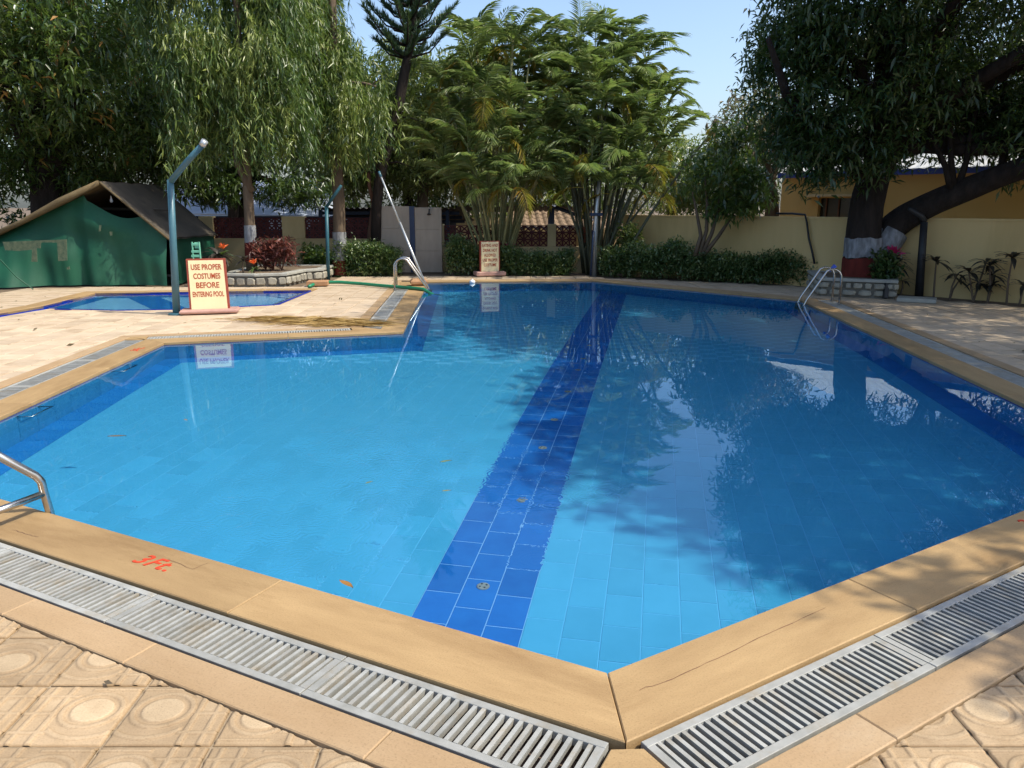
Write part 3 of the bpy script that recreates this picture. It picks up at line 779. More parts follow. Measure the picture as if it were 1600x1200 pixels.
# ------------------------------------------------------------------ deck paving
DECK = [Vector(p) for p in ((-9.6, 0.7), (9.4, 0.7), (9.4, 11.4), (7.25, 13.7), (6.55, 15.5), (4.2, 16.75), (1.95, 17.75), (1.9, 18.3), (-3.85, 18.3), (-4.0, 16.4), (-4.4, 15.7), (-9.6, 15.55))]
deck = structure(link('pool_deck', None))
deck['label'] = 'embossed cream paving round the pools'
sheet('mortar_bed', [DECK, O_STR, O_KID], -0.0245, M['mortar'], deck)
def cut_pieces(poly, holes):
    """the parts of a convex polygon that lie outside the hole polygons"""
    pcs = [poly]
    for hole in holes:
        n = len(hole); res = []
        for pc in pcs:
            hit = any(inside(p, hole) for p in pc) or any(inside(p, pc) for p in hole)
            if not hit:
                res.append(pc); continue
            rest = pc
            cen = sum(pc, Vector((0, 0))) / len(pc)
            near = [i for i in range(n) if seg_dist(cen, hole[i], hole[(i + 1) % n]) < 0.45]
            if not near: continue
            for i in near:
                a, b = hole[i], hole[(i + 1) % n]; d = (b - a).normalized(); no = Vector((d.y, -d.x))
                o_ = clip_half(rest, a, no)
                if len(o_) > 2 and not inside(sum(o_, Vector((0, 0))) / len(o_), hole): res.append(o_)
                rest = clip_half(rest, a, -no)
                if len(rest) < 3: break
        pcs = res
    return pcs
def seg_dist(p, a, b):
    t = max(0, min(1, (p - a).dot(b - a) / (b - a).length_squared)); return (a + (b - a) * t - p).length
bis = (O_STR[0] - A)
def right_zone(p):
    """strip outside the near right edge: its pavers are laid square to that edge"""
    if (p - A).cross(H - A) < 0: return False
    return (p - A).cross(bis) > 0 and (p - H).cross(O_STR[1] - H) < 0
# embossed pattern of one paver, as relief (height) and wear (dirty grooves, polished tops)
def relief(u, v):
    def stp(x, w=0.008): return max(0.0, min(1.0, 0.5 + x / (2 * w)))
    def band(x, c, w): return stp(w - abs(x - c))
    r = math.hypot(u - 0.34, v - 0.56)
    disc = stp(0.205 - r); ring = band(r, 0.285, 0.030) * stp(u - 0.16 + 0.5 * (v - 0.2))
    r2 = math.hypot(u - 0.30, v - 0.56)
    bow = band(math.hypot((u - 0.30), (v - 0.56)), 0.46, 0.032) if (v < 0.56 and u < 0.62) else 0.0
    out = stp(r - 0.335)
    bars = max(band(u, 0.695, 0.030), band(u, 0.885, 0.024) * stp(0.98 - v), band(v, 0.185, 0.026) * stp(u - 0.62), band(v, 0.80, 0.026) * stp(u - 0.50), band(v, 0.50, 0.022) * stp(u - 0.70), band(v, 0.93, 0.02) * stp(0.5 - u))
    raised = max(disc, ring, bow * out, bars * out)
    e = min(u, 1 - u, v, 1 - v)
    h = 0.0042 * raised - 0.006 * max(0, 1 - e / 0.022)
    wear = 0.46 + 0.08 * raised + 0.26 * disc + 0.16 * max(0, band(v, 0.65, 0.09) * band(u, 0.79, 0.05)) - 0.35 * max(0, 1 - e / 0.02)
    ed = 4 * raised * (1 - raised); wear -= 0.20 * ed
    return h, wear
def paver_mesh(w, l, nx, ny, name, mirror=False):
    vs = []; fs = []; wr = []
    for j in range(ny + 1):
        for i in range(nx + 1):
            u, v = i / nx, j / ny; h, q = relief(1 - u if mirror else u, v)
            vs.append(((u - 0.5) * w, (v - 0.5) * l, h)); wr.append(q)
    for j in range(ny):
        for i in range(nx):
            a = j * (nx + 1) + i; fs.append((a, a + 1, a + nx + 2, a + nx + 1))
    o = len(vs)
    cs = [(-w / 2, -l / 2), (w / 2, -l / 2), (w / 2, l / 2), (-w / 2, l / 2)]
    vs += [(x, y, -0.006) for x, y in cs] + [(x, y, -0.03) for x, y in cs]; wr += [0.2] * 8
    for k in range(4): fs.append((o + k, o + 4 + k, o + 4 + (k + 1) % 4, o + (k + 1) % 4))
    me = bpy.data.meshes.new(name); me.from_pydata(vs, [], fs)
    at_ = me.attributes.new('wear', 'FLOAT', 'POINT'); at_.data.foreach_set('value', wr)
    me.polygons.foreach_set('use_smooth', [True] * len(me.polygons)); me.materials.append(M['deck_near'])
    return me
PW, PL = 0.338, 0.304
rich = {(0, 0): paver_mesh(PW - 0.008, PL - 0.008, 84, 76, 'paver'), (1, 0): paver_mesh(0.322, 0.322, 80, 80, 'paver'), (0, 1): paver_mesh(PW - 0.008, PL - 0.008, 84, 76, 'paver', True), (1, 1): paver_mesh(0.322, 0.322, 80, 80, 'paver', True)}
simp = tile_data('paver', M['deck'], PW - 0.010, PL - 0.013, 0.03, 0.005)
simp_r = tile_data('paver_right', M['deck'], 0.320, 0.320, 0.03, 0.004)
tiles = []
for ix in range(-30, 34):
    for iy in range(-6, 62):
        c = Vector((-1.6 + PW * (ix + 0.5), 2.05 + PL * (iy + 0.5)))
        if inside(c, DECK) and not right_zone(c): tiles.append((c, 0, 0.0))
thR = ang(dH); eR = dH; fR = Vector((-dH.y, dH.x)); oR = gp(1372, 1168).xy
for iu in range(-14, 22):
    for iv in range(-14, 4):
        c = oR + eR * 0.33 * (iu + 0.5) + fR * 0.33 * (iv + 0.5)
        if right_zone(c) and inside(c, DECK): tiles.append((c, 1, thR))
def in_view(c, k=1.0):
    v = Vector((c.x, c.y, 0)) - Vector((0, 0, CAM_H)); zc = v.y * math.cos(PITCH) - v.z * math.sin(PITCH)
    yc = v.y * math.sin(PITCH) + v.z * math.cos(PITCH)
    return zc > 0.5 and abs(v.x / zc) < 0.70 + (0.16 if c.length < 3.6 else 0) and abs(yc / zc) < 0.53 + (0.16 if c.length < 3.6 else 0)
tiles.sort(key=lambda t: (0 if in_view(t[0]) else 1, t[0].length))
field = MB(); ntile = 0
for (c, kind, yaw) in tiles:
    w, l = (PW, PL) if kind == 0 else (0.33, 0.33)
    ex = Vector((math.cos(yaw), math.sin(yaw))); ey = Vector((-ex.y, ex.x))
    poly = [c - ex * w / 2 - ey * l / 2, c + ex * w / 2 - ey * l / 2, c + ex * w / 2 + ey * l / 2, c - ex * w / 2 + ey * l / 2]
    pcs = cut_pieces(poly, [O_STR, O_KID])
    if not pcs: continue
    whole = len(pcs) == 1 and pcs[0] is poly
    near = c.length < 4.3
    z = (-0.012 if kind else -0.016) + rnd.uniform(-0.0015, 0.0015) - (0.004 if c.x > 2.6 and c.y > 4 else 0)
    rot = (rnd.uniform(-0.003, 0.003), rnd.uniform(-0.003, 0.003), yaw + rnd.uniform(-0.004, 0.004) + (math.pi if (int(c.x * 7) + int(c.y * 5)) % 3 == 0 else 0))
    if ntile < 300 and in_view(c):
        ntile += 1
        if whole:
            link('paver', (rich[(kind, (int(c.x * 9 + 50) + int(c.y * 11)) % 2)] if near else (simp_r if kind else simp)), deck, (c.x, c.y, z), rot)
        else:
            for pc in pcs:
                bm = bmesh.new(); bm.from_mesh(rich[(kind, (int(c.x * 9 + 50) + int(c.y * 11)) % 2)] if near else (simp_r if kind else simp))
                mt = Matrix.Translation((c.x, c.y, 0)) @ Matrix.Rotation(rot[2], 4, 'Z')
                for k in range(len(pc)):
                    a, b = pc[k], pc[(k + 1) % len(pc)]
                    if (b - a).length < 1e-5: continue
                    d = (b - a).normalized(); no = Vector((d.y, -d.x, 0))
                    if any(abs((a - q).dot(Vector((no.x, no.y)))) < 1e-5 and abs((b - q).dot(Vector((no.x, no.y)))) < 1e-5 for q in poly): continue
                    jit = 0.004 + rnd.uniform(0, 0.005)
                    inv = mt.inverted(); co = inv @ Vector((a.x - no.x * jit, a.y - no.y * jit, 0)); nn = (inv.to_3x3() @ no)
                    bmesh.ops.bisect_plane(bm, geom=bm.verts[:] + bm.edges[:] + bm.faces[:], plane_co=co, plane_no=nn, clear_outer=True)
                if len(bm.faces) > 0:
                    me = bpy.data.meshes.new('paver'); bm.to_mesh(me); me.materials.append(M['deck_near'] if near else M['deck']); link('paver', me, deck, (c.x, c.y, z), rot)
                bm.free()
    else:
        for pc in pcs:
            cc = sum(pc, Vector((0, 0))) / len(pc)
            if len(pc) < 3: continue
            q = [cc + (p - cc) * (1 - 0.012 / max(0.03, (p - cc).length)) for p in pc]
            zz = z + rnd.uniform(-0.001, 0.001)
            field.add([(p.x, p.y, -0.03) for p in q] + [(p.x, p.y, zz) for p in q], [tuple(len(q) + i for i in range(len(q)))] + [(i, (i + 1) % len(q), len(q) + (i + 1) % len(q), len(q) + i) for i in range(len(q))])
field.build('paving', M['deck'], deck)['kind'] = 'stuff'

# ------------------------------------------------------------------ children's pool
kid = structure(link('paddling_pool', None, None, (KID[3].x, KID[3].y + 1, -0.3)))
kid['label'] = 'shallow paddling pool with dark blue bands behind the costume board'
M['tile_pale'] = rough_mat('pale blue tile', (0.32, 0.62, 0.88), (0.27, 0.56, 0.84), 5, 0.3, 0.0)
kp = [sheet('pool_floor', [KID], -0.36, M['tile_pale'], kid)]
mb = MB()
for i in range(len(KID)):
    a, b = KID[i], KID[(i + 1) % len(KID)]
    mb.quad((a.x, a.y, -0.45), (b.x, b.y, -0.45), (b.x, b.y, -0.01), (a.x, a.y, -0.01))
kp.append(mb.build('pool_wall', M['tile_trim'], kid))
def band(pts, w, z):
    mb = MB(); pts = [Vector(p) for p in pts]
    for a, b in zip(pts, pts[1:]):
        d = (b - a).normalized(); n_ = Vector((d.y, -d.x)) * w / 2
        mb.quad((*(a - n_), z), (*(a + n_), z), (*(b + n_), z), (*(b - n_), z))
    return mb
ki = offset_poly(KID, [-0.16] * len(KID))
kp.append(band([ki[5], ki[6], ki[7]], 0.34, -0.352).build('border_band', M['tile_dark'], kid))
kp.append(band([g2(215, 455), g2(300, 490)], 0.5, -0.354).build('floor_band', M['tile_dark'], kid))
kp.append(band([g2(385, 452), g2(500, 466)], 0.12, -0.354).build('floor_band', M['tile_dark'], kid))
kp.append(band([g2(410, 452), g2(525, 466)], 0.12, -0.354).build('floor_band', M['tile_dark'], kid))
for o in kp: o.cycles.is_caustics_receiver = True
kw = sheet('paddling_water', [KID], -0.035, None)
m2 = M['water'].copy(); m2.name = 'paddling pool water'
for nd in m2.node_tree.nodes:
    if nd.type == 'BUMP' and nd.inputs['Distance'].default_value < 0.001: nd.inputs['Distance'].default_value = 0.003
    if nd.type == 'TEX_NOISE' and abs(nd.inputs['Scale'].default_value - 2.0) < 0.01: nd.inputs['Scale'].default_value = 11.0
kw.data.materials.clear(); kw.data.materials.append(m2)
structure(kw); kw.cycles.is_caustics_caster = True
kw.data.polygons.foreach_set('use_smooth', [True] * len(kw.data.polygons))
for i, n in ((5, 4), (6, 3), (7, 2)):
    j = (i + 1) % len(KID)
    slab_run(kid, 'coping_slab', KID[i], KID[j], O_KID[i], O_KID[j], n, -0.045, 0.0, M['coping'])

# ------------------------------------------------------------------ walls, screens, sheds, buildings behind
def wall_box(mb, a, b, z0, z1, th):
    a, b = Vector(a), Vector(b); d = (b - a); c = (a + b) / 2
    mb.box((c.x, c.y, (z0 + z1) / 2), (d.length, th, z1 - z0), ang(d))
def zat(py, Y): return at(800, py, Y).z
# pierced screen block, shared by every screen
def screen_block_mesh():
    w = 0.20; mb = MB(); t_ = 0.07
    for s_ in (-1, 1):
        mb.box((s_ * (w / 2 - 0.011), 0, 0), (0.022, t_, w)); mb.box((0, 0, s_ * (w / 2 - 0.011)), (w - 0.046, t_ - 0.002, 0.022))
    for a_ in (math.pi / 4, -math.pi / 4):
        L = 0.115
        c_, s_ = math.cos(a_), math.sin(a_)
        vs = []
        for (x, y, z) in ((-L, -t_ / 2 + .004, -0.016), (L, -t_ / 2 + .004, -0.016), (L, t_ / 2 - .004, -0.016), (-L, t_ / 2 - .004, -0.016), (-L, -t_ / 2 + .004, 0.016), (L, -t_ / 2 + .004, 0.016), (L, t_ / 2 - .004, 0.016), (-L, t_ / 2 - .004, 0.016)):
            vs.append((x * c_ - z * s_, y + (0.002 if a_ > 0 else 0), x * s_ + z * c_))
        mb.add(vs, [(0, 1, 5, 4), (1, 2, 6, 5), (2, 3, 7, 6), (3, 0, 4, 7), (4, 5, 6, 7), (3, 2, 1, 0)])
    mb.box((0, 0, 0), (0.06, t_ - 0.014, 0.06))
    me = bpy.data.meshes.new('screen_block'); me.from_pydata(mb.v, [], mb.f); me.materials.append(M['jali']); return me
SB = screen_block_mesh()
def screen_wall(label, a, b, z_low, z_top, pillars, gaps):
    """low wall carrying maroon screen blocks between pillars; pillars and gaps are spans along a-b in metres"""
    a, b = Vector(a), Vector(b); d = (b - a).normalized(); yaw = ang(d)
    root = thing('screen_wall', label, 'wall', (a.x, a.y, 0), 'screen walls behind the planting')
    mb = MB(); wall_box(mb, a, b, -0.03, z_low, 0.14); mb.build('low_wall', M['wall_cream'], root)
    mb = MB(); c = (a + b) / 2; mb.box((c.x, c.y, z_low + 0.015), ((b - a).length, 0.17, 0.03), yaw); mb.build('sill', M['wall_cream'], root)
    for (s0, s1) in pillars:
        c = a + d * ((s0 + s1) / 2)
        mb = MB().box((c.x, c.y, (z_low + 0.03 + z_top + 0.03) / 2), (s1 - s0, 0.2, z_top - z_low), yaw, 0.008); mb.build('pillar', M['wall_cream'], root)
    for (s0, s1) in gaps:
        n = max(1, round((s1 - s0) / 0.2)); h = z_top - z_low - 0.03; m_ = max(1, round(h / 0.2))
        for i in range(n):
            for k in range(m_):
                p = a + d * (s0 + (i + 0.5) * (s1 - s0) / n)
                o = link('screen_block', SB, root, Vector((p.x, p.y, z_low + 0.03 + (k + 0.5) * h / m_)) - wloc(root), (0, 0, yaw))
                o.scale = ((s1 - s0) / n / 0.202, 1, h / m_ / 0.202)
    return root
X = lambda px, Y: at(px, 400, Y).x
Yl = 19.9
xs = lambda px: X(px, Yl) - X(318, Yl)
screen_wall('cream and maroon screen wall behind the white banded tree and shrubs', (X(318, Yl), Yl), (X(596, Yl), Yl - 0.25), zat(374, Yl), zat(340, Yl), [(0.0, xs(340)), (xs(448), xs(483)), (xs(588), xs(596))], [(xs(340), xs(448)), (xs(483), xs(588))])
xs2 = lambda px: X(px, 19.7) - X(691, 19.7)
screen_wall('cream and maroon screen wall running behind the pale palm clump', (X(691, 19.7), 19.7), (X(906, 19.7), 19.7), zat(387, 19.7), zat(352, 19.7), [(0.0, xs2(695)), (xs2(770), xs2(782)), (xs2(855), xs2(868))], [(xs2(695), xs2(770)), (xs2(782), xs2(855)), (xs2(868), xs2(900))])
# end pier with lit curved buttress and exposed bricks
bt = thing('buttress', 'sunlit cream buttress with exposed red brick top beside the dark palm clump', 'buttress', (X(910, 19.3), 19.3, 0))
bx = X(911, 19.3)
mb = MB()
prof = [(-0.32, -0.03), (0.18, -0.03), (0.18, 0.62), (0.05, 0.62), (-0.02, 0.45), (-0.12, 0.22), (-0.24, 0.05)]
mb.add([(bx + x, 19.2, z) for x, z in prof] + [(bx + x, 19.5, z) for x, z in prof], [tuple(range(7)), tuple(range(13, 6, -1))] + [(i, 7 + i, 7 + (i + 1) % 7, (i + 1) % 7) for i in range(7)])
mb.build('pier', M['wall_cream'], bt)
for k in range(6):
    for i in range(2):
        MB().box((bx + 0.0 + i * 0.125 - (0.05 if k % 2 else 0) + 0.05, 19.32, 0.66 + k * 0.078), (0.115, 0.2, 0.068), 0, 0.006).build('brick', M['brick'], bt)
# stone clad shower wall
Ys = 19.1
sw = thing('shower_wall', 'tall shower wall of two stone clad panels with a navy strip between', 'shower wall', ((X(597, Ys) + X(690, Ys)) / 2, Ys, 0))
for (p0, p1, zt) in ((597, 642, zat(322, Ys)), (650, 691, zat(324, Ys))):
    x0, x1 = X(p0, Ys), X(p1, Ys)
    nz_ = 3
    for k in range(nz_):
        z0, z1 = k * zt / nz_, (k + 1) * zt / nz_
        MB().box(((x0 + x1) / 2, Ys, (z0 + z1) / 2), (x1 - x0, 0.14, z1 - z0 - 0.003), 0, 0.003).build('cladding_panel', M['marble'], sw)
x0, x1 = X(642, Ys), X(650, Ys); zt = zat(322, Ys)
MB().box(((x0 + x1) / 2, Ys - 0.02, zt / 2), (x1 - x0 - 0.006, 0.16, zt), 0, 0.004).build('pipe_strip', M['navy'], sw)
p = at(671, 331, Ys - 0.1)
MB().tube([(p.x, Ys - 0.07, p.z + 0.06), (p.x, Ys - 0.16, p.z + 0.06), (p.x, Ys - 0.2, p.z - 0.02)], 0.014, 8).tube([(p.x, Ys - 0.2, p.z - 0.02), (p.x, Ys - 0.22, p.z - 0.06)], [0.02, 0.05], 10).build('shower_head', M['black_paint'], sw)
# sheds
def corrugated(a, b, run, z0, z1, mat, parent, name='roof_sheet', pitch=0.16, amp=0.025):
    """corrugated sheet: front edge a-b, falling back by run metres from z0 to z1"""
    a, b = Vector(a), Vector(b); d = (b - a).normalized(); n_ = Vector((-d.y, d.x)); L = (b - a).length
    k = int(L / pitch * 4); vs = []; fs = []
    for i in range(k + 1):
        p = a + d * (L * i / k); w = amp * math.sin(2 * math.pi * i / 4 + 0.4)
        q = p + n_ * run
        vs += [(p.x, p.y, z0 + w), (q.x, q.y, z1 + w)]
    for i in range(k): fs.append((2 * i, 2 * i + 2, 2 * i + 3, 2 * i + 1))
    mb = MB().add(vs, fs); return mb.build(name, mat, parent)
sh = thing('shed', 'open shed with dark corrugated roof behind the shower wall', 'shed', (X(640, 21.5), 21.5, 0))
corrugated((X(498, 21.5), 21.5), (X(716, 21.2), 21.2), 3.6, zat(325, 21.5), zat(345, 25), M['roof_dark'], sh)
for k, f in enumerate((0.12, 0.45, 0.8)):
    y = 21.5 + 3.6 * f; z = zat(325, 21.5) + (zat(345, 25) - zat(325, 21.5)) * f - 0.09
    MB().box(((X(498, 21.5) + X(716, 21.2)) / 2, y, z), (X(716, 21.2) - X(498, 21.5), 0.07, 0.09)).build('purlin', M['navy'], sh)
for px in (503, 602, 700):
    MB().box((X(px, 21.6), 21.7, zat(325, 21.6) / 2 - 0.05), (0.09, 0.09, zat(325, 21.6) + 0.0)).build('post', M['navy'], sh)
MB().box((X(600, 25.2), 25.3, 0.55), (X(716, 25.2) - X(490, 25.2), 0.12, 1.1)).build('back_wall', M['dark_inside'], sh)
sh2 = thing('shed', 'tiled roof shed with navy post seen above the maroon screen between the palms', 'shed', (X(830, 22), 22, 0))
corrugated((X(712, 21.2), 21.2), (X(935, 21.2), 21.2), 1.6, zat(322, 21.2), zat(330, 22.8), M['roof_dark'], sh2)
for k in range(5):
    y = 22.2 + 0.75 * k
    corrugated((X(795, y), y), (X(960, y), y), 0.9, zat(334 + 6 * (4 - k), y) + 0.0, zat(334 + 6 * (4 - k) - 5.5, y), M['roof_tan'], sh2, 'tile_row', 0.22, 0.03)
MB().box((X(860.5, 21.6), 21.6, zat(322, 21.6) / 2), (0.17, 0.17, zat(322, 21.6))).build('post', M['navy'], sh2)
MB().tube([(X(861, 21.5), 21.5, zat(322, 21.5)), (X(925, 21.5), 21.5, zat(345, 21.5))], 0.05, 6).build('brace', M['navy'], sh2)
MB().box((X(830, 26.3), 26.3, 0.6), (X(970, 26.3) - X(690, 26.3), 0.12, 1.2)).build('back_wall', M['wall_cream'], sh2)
# pale roofed building behind the left trees
pb = thing('building', 'pale blue roofed building glimpsed between the left tree trunks', 'building', (-8.2, 29, 0))
MB().box((-9.6, 30, 0.6), (6.4, 4, 1.26)).build('wall', M['navy'], pb)
mb = MB(); y0, y1 = 27.4, 31
mb.add([(-13, y0, 1.35), (-6.2, y0, 1.25), (-6.2, y1, 2.5), (-13, y1, 2.75), (-13, y0, 1.31), (-6.2, y0, 1.21), (-6.2, y1, 2.46), (-13, y1, 2.71)], [(0, 1, 2, 3), (7, 6, 5, 4), (0, 4, 5, 1), (1, 5, 6, 2), (2, 6, 7, 3), (3, 7, 4, 0)])
mb.build('roof', M['roof_white'], pb)
for k in range(5):
    MB().box((-12 + k * 1.25, y0 + 0.1, 0.95), (0.5, 0.03, 0.36)).build('window', M['roof_white'], pb)
# yellow boundary wall on the right
WA, WB = Vector((2.75, 19.55)), Vector((13.5, 7.9))
bw = thing('boundary_wall', 'long shaded yellow boundary wall behind the hedge and the big tree', 'wall', (*((WA + WB) / 2), 0))
mb = MB(); wall_box(mb, WA + Vector((0.06, 0.07)), WB + Vector((0.06, 0.07)), -0.04, 1.335, 0.16); mb.build('wall', M['wall_tall'], bw)
dW = (WB - WA).normalized(); nW = Vector((dW.y, -dW.x))
mb = MB(); c = (WA + WB) / 2 + Vector((0.06, 0.07)); mb.box((c.x, c.y, 1.355), ((WB - WA).length, 0.2, 0.04), ang(dW)); mb.build('coping_course', M['wall_tall'], bw)
# yellow house behind that wall
HA, HB = Vector((7.0, 20.6)), Vector((16.0, 10.8))
dH2 = (HB - HA).normalized(); nH = Vector((dH2.y, -dH2.x))
if nH.y > 0: nH = -nH
hs = thing('house', 'yellow house with pale metal roof behind the big tree on the right', 'house', (*((HA + HB) / 2 - nH * 2), 0))
def house_pt(s, z, off=0.0): p = HA + dH2 * s + nH * off; return (p.x, p.y, z)
zt = 2.32
win = (1.02, 2.3, 1.2, 1.78)
mb = MB(); LH = (HB - HA).length
for (s0, s1, z0, z1) in ((0, win[0], -0.04, zt), (win[1], 6.2, -0.04, zt), (7.2, LH, -0.04, zt), (6.2, 7.2, -0.04, 0.9), (6.2, 7.2, 1.75, zt), (win[0], win[1], -0.04, win[2]), (win[0], win[1], win[3], zt)):
    a, b = HA + dH2 * s0, HA + dH2 * s1; c = (a + b) / 2 - nH * 0.1
    mb.box((c.x, c.y, (z0 + z1) / 2), (s1 - s0, 0.2, z1 - z0), ang(dH2))
a2 = HA - nH * 4.0; c = (HA + a2) / 2; mb.box((c.x + 0.07, c.y + 0.07, zt / 2 - 0.02), (3.8, 0.2, zt + 0.04), ang(nH))
mb.build('wall', M['wall_yellow'], hs)
for (s0, s1, z0, z1) in (win, (6.2, 7.2, 0.9, 1.75)):
    c = HA + dH2 * (s0 + s1) / 2 - nH * 0.16
    w_ = MB().box((c.x, c.y, (z0 + z1) / 2), (s1 - s0, 0.02, z1 - z0), ang(dH2)).build('window', M['glass_dark'], hs)
    for k in range(4):
        c = HA + dH2 * (s0 + (k + 0.5) * (s1 - s0) / 4) - nH * 0.12
        MB().box((c.x, c.y, (z0 + z1) / 2), (0.03, 0.03, z1 - z0 - 0.004), ang(dH2)).build('frame', M['bark_red'], w_)
    c = HA + dH2 * (s0 + s1) / 2 + nH * 0.16
    MB().box((c.x, c.y, z1 + 0.06), (s1 - s0 + 0.4, 0.3, 0.06), ang(dH2)).build('sunshade', M['wall_cream'], hs)
fz = MB(); a, b = HA + dH2 * 0.0, HB; c = (a + b) / 2 + nH * 0.24
fz.box((c.x, c.y, zt + 0.03), ((b - a).length, 0.04, 0.14), ang(dH2)); fz.build('fascia', M['blue_fascia'], hs)
rp_ = []
k = int(LH / 0.06); vs = []; fs = []
for i in range(k + 1):
    s_ = LH * i / k; w_ = 0.012 * math.sin(i * 1.57)
    vs += [house_pt(s_, zt + 0.09 + w_, 0.28), house_pt(s_, zt + 1.62 + w_, -3.6)]
for i in range(k): fs.append((2 * i, 2 * i + 1, 2 * i + 3, 2 * i + 2))
MB().add(vs, fs).build('roof', M['roof_grey'], hs)

# ------------------------------------------------------------------ tent
tn = thing('tent', 'olive ridge tent closed with a sagging green tarpaulin', 'tent', (-8.6, 17, 0))
YT = 16.0
ridge = at(163, 284, YT); eR = at(264, 367, YT); eL = at(-30, 378, YT); bR = at(268, 446, YT)
yb = 18.4
def slope(a, b, name, mat, th=0.03, n=10, fold=0.03):
    vs = []; fs = []
    for j in range(2):
        for i in range(n + 1):
            for k in range(n + 1):
                p = a.lerp(b, i / n); y = YT - 0.18 + (yb - YT + 0.18) * k / n
                sag = -0.10 * math.sin(math.pi * i / n) * math.sin(math.pi * k / n) + fold * 0.4 * math.sin(k * 2.2 + i)
                vs.append((p.x, y, p.z + sag - j * th))
    m_ = n + 1
    for j in range(2):
        for i in range(n):
            for k in range(n):
                q = j * m_ * m_ + i * m_ + k; f = (q, q + 1, q + m_ + 1, q + m_); fs.append(f if j == 0 else f[::-1])
    for i in range(n):
        q = i * m_; fs.append((q, q + m_, q + m_ + m_ * m_, q + m_ * m_))
        q = i * m_ + n; fs.append((q + m_, q, q + m_ * m_, q + m_ + m_ * m_))
    return MB().add(vs, fs).build(name, mat, tn, True)
eR2 = eR + (eR - ridge) * 0.06; eL2 = eL + (eL - ridge) * 0.04
slope(ridge, eR2, 'roof_sheet', M['canvas_shaded']); slope(ridge + Vector((0, 0, 0.01)), eL2, 'roof_sheet', M['canvas'])
# hem of the left roof edge, folded over
MB().tube([ridge + Vector((-.02, -0.18, -0.02)), ridge.lerp(eL2, 0.3) + Vector((0, -0.2, -0.02)), ridge.lerp(eL2, 0.6) + Vector((0, -0.19, -0.05)), eL2 + Vector((0, -0.18, -0.02))], [0.05, 0.075, 0.05, 0.06], 8).build('hem', M['canvas'], tn, True)
MB().tube([ridge + Vector((0.0, -0.18, -0.02)), eR2 + Vector((0, -0.18, -0.02))], 0.022, 6).build('hem', M['canvas'], tn, True)
# front tarpaulin: hangs from the rafters, sagging open under the ridge
def tarp_top(x):
    if x < ridge.x: zr = eL.z + (ridge.z - eL.z) * (x - eL.x) / (ridge.x - eL.x)
    else: zr = ridge.z + (eR.z - ridge.z) * (x - ridge.x) / (eR.x - ridge.x)
    zr -= 0.06
    s0, s1 = at(134, 313, YT).x, at(224, 335, YT).x
    if s0 < x < s1:
        t_ = (x - s0) / (s1 - s0); zc = at(134, 313, YT).z * (1 - t_) + at(224, 337, YT).z * t_ - 0.16 * math.sin(math.pi * t_ ** 1.2)
        zr = min(zr, zc)
    return zr
nx, nz_ = 150, 30; vs = []; fs = []
x0, x1 = eL.x - 2.0, bR.x
for i in range(nx + 1):
    x = x0 + (x1 - x0) * i / nx; zt_ = max(tarp_top(x), 0.5) if x > eL.x else eL.z - 0.08
    for k in range(nz_ + 1):
        t_ = k / nz_
        z = zt_ * (1 - t_) + 0.0 * t_
        f_ = 0.075 * math.sin(x * 6.3 + 1.6 * math.sin(x * 2.1) + 0.5 * z) * t_ ** 0.7 + 0.035 * math.sin(x * 3.1 + z * 4.0) * math.sin(math.pi * t_) + 0.02 * math.sin(x * 17 + z * 2) * t_ + 0.03 * math.sin(z * 9 + x * 1.5) * math.exp(-((x + 8.3) / 0.9) ** 2) * (1 - t_)
        y = YT + f_ - 0.12 * t_ - (0.55 * t_ * max(0, min(1, (-9.2 - x) / 1.2)))
        vs.append((x, y, z))
for i in range(nx):
    for k in range(nz_):
        q = i * (nz_ + 1) + k; fs.append((q, q + 1, q + nz_ + 2, q + nz_ + 1))
MB().add(vs, fs).build('tarpaulin', M['tarp'], tn, True)
# side wall under the right eave
vs = []; fs = []
for i in range(25):
    for k in range(9):
        t_ = k / 8; y = YT + (yb - YT) * i / 24; vs.append((eR.x - 0.02 + 0.03 * math.sin(y * 9) * t_ + 0.05 * t_, y, (eR.z - 0.05) * (1 - t_)))
for i in range(24):
    for k in range(8):
        q = i * 9 + k; fs.append((q, q + 1, q + 10, q + 9))
MB().add(vs, fs).build('side_wall', M['tarp'], tn, True)
MB().add([(eL.x, yb, 0), (eR.x, yb, 0), (eR.x, yb, eR.z), (ridge.x, yb, ridge.z), (eL.x, yb, eL.z)], [(0, 1, 2, 3, 4)]).build('back_wall', M['dark_inside'], tn)
p = at(100, 325, YT + 0.9); q = at(265, 328, YT + 0.9)
MB().tube([p, q], 0.03, 6).build('cross_pole', M['canvas_shaded'], tn)
p = at(174, 312, YT + 0.3); MB().lathe((p.x, p.y, p.z - 0.06), [(0.012, 0), (0.03, 0.02), (0.03, 0.05), (0.012, 0.09), (0.008, 0.14)], 10).build('bulb', M['white_plastic'], tn, True)
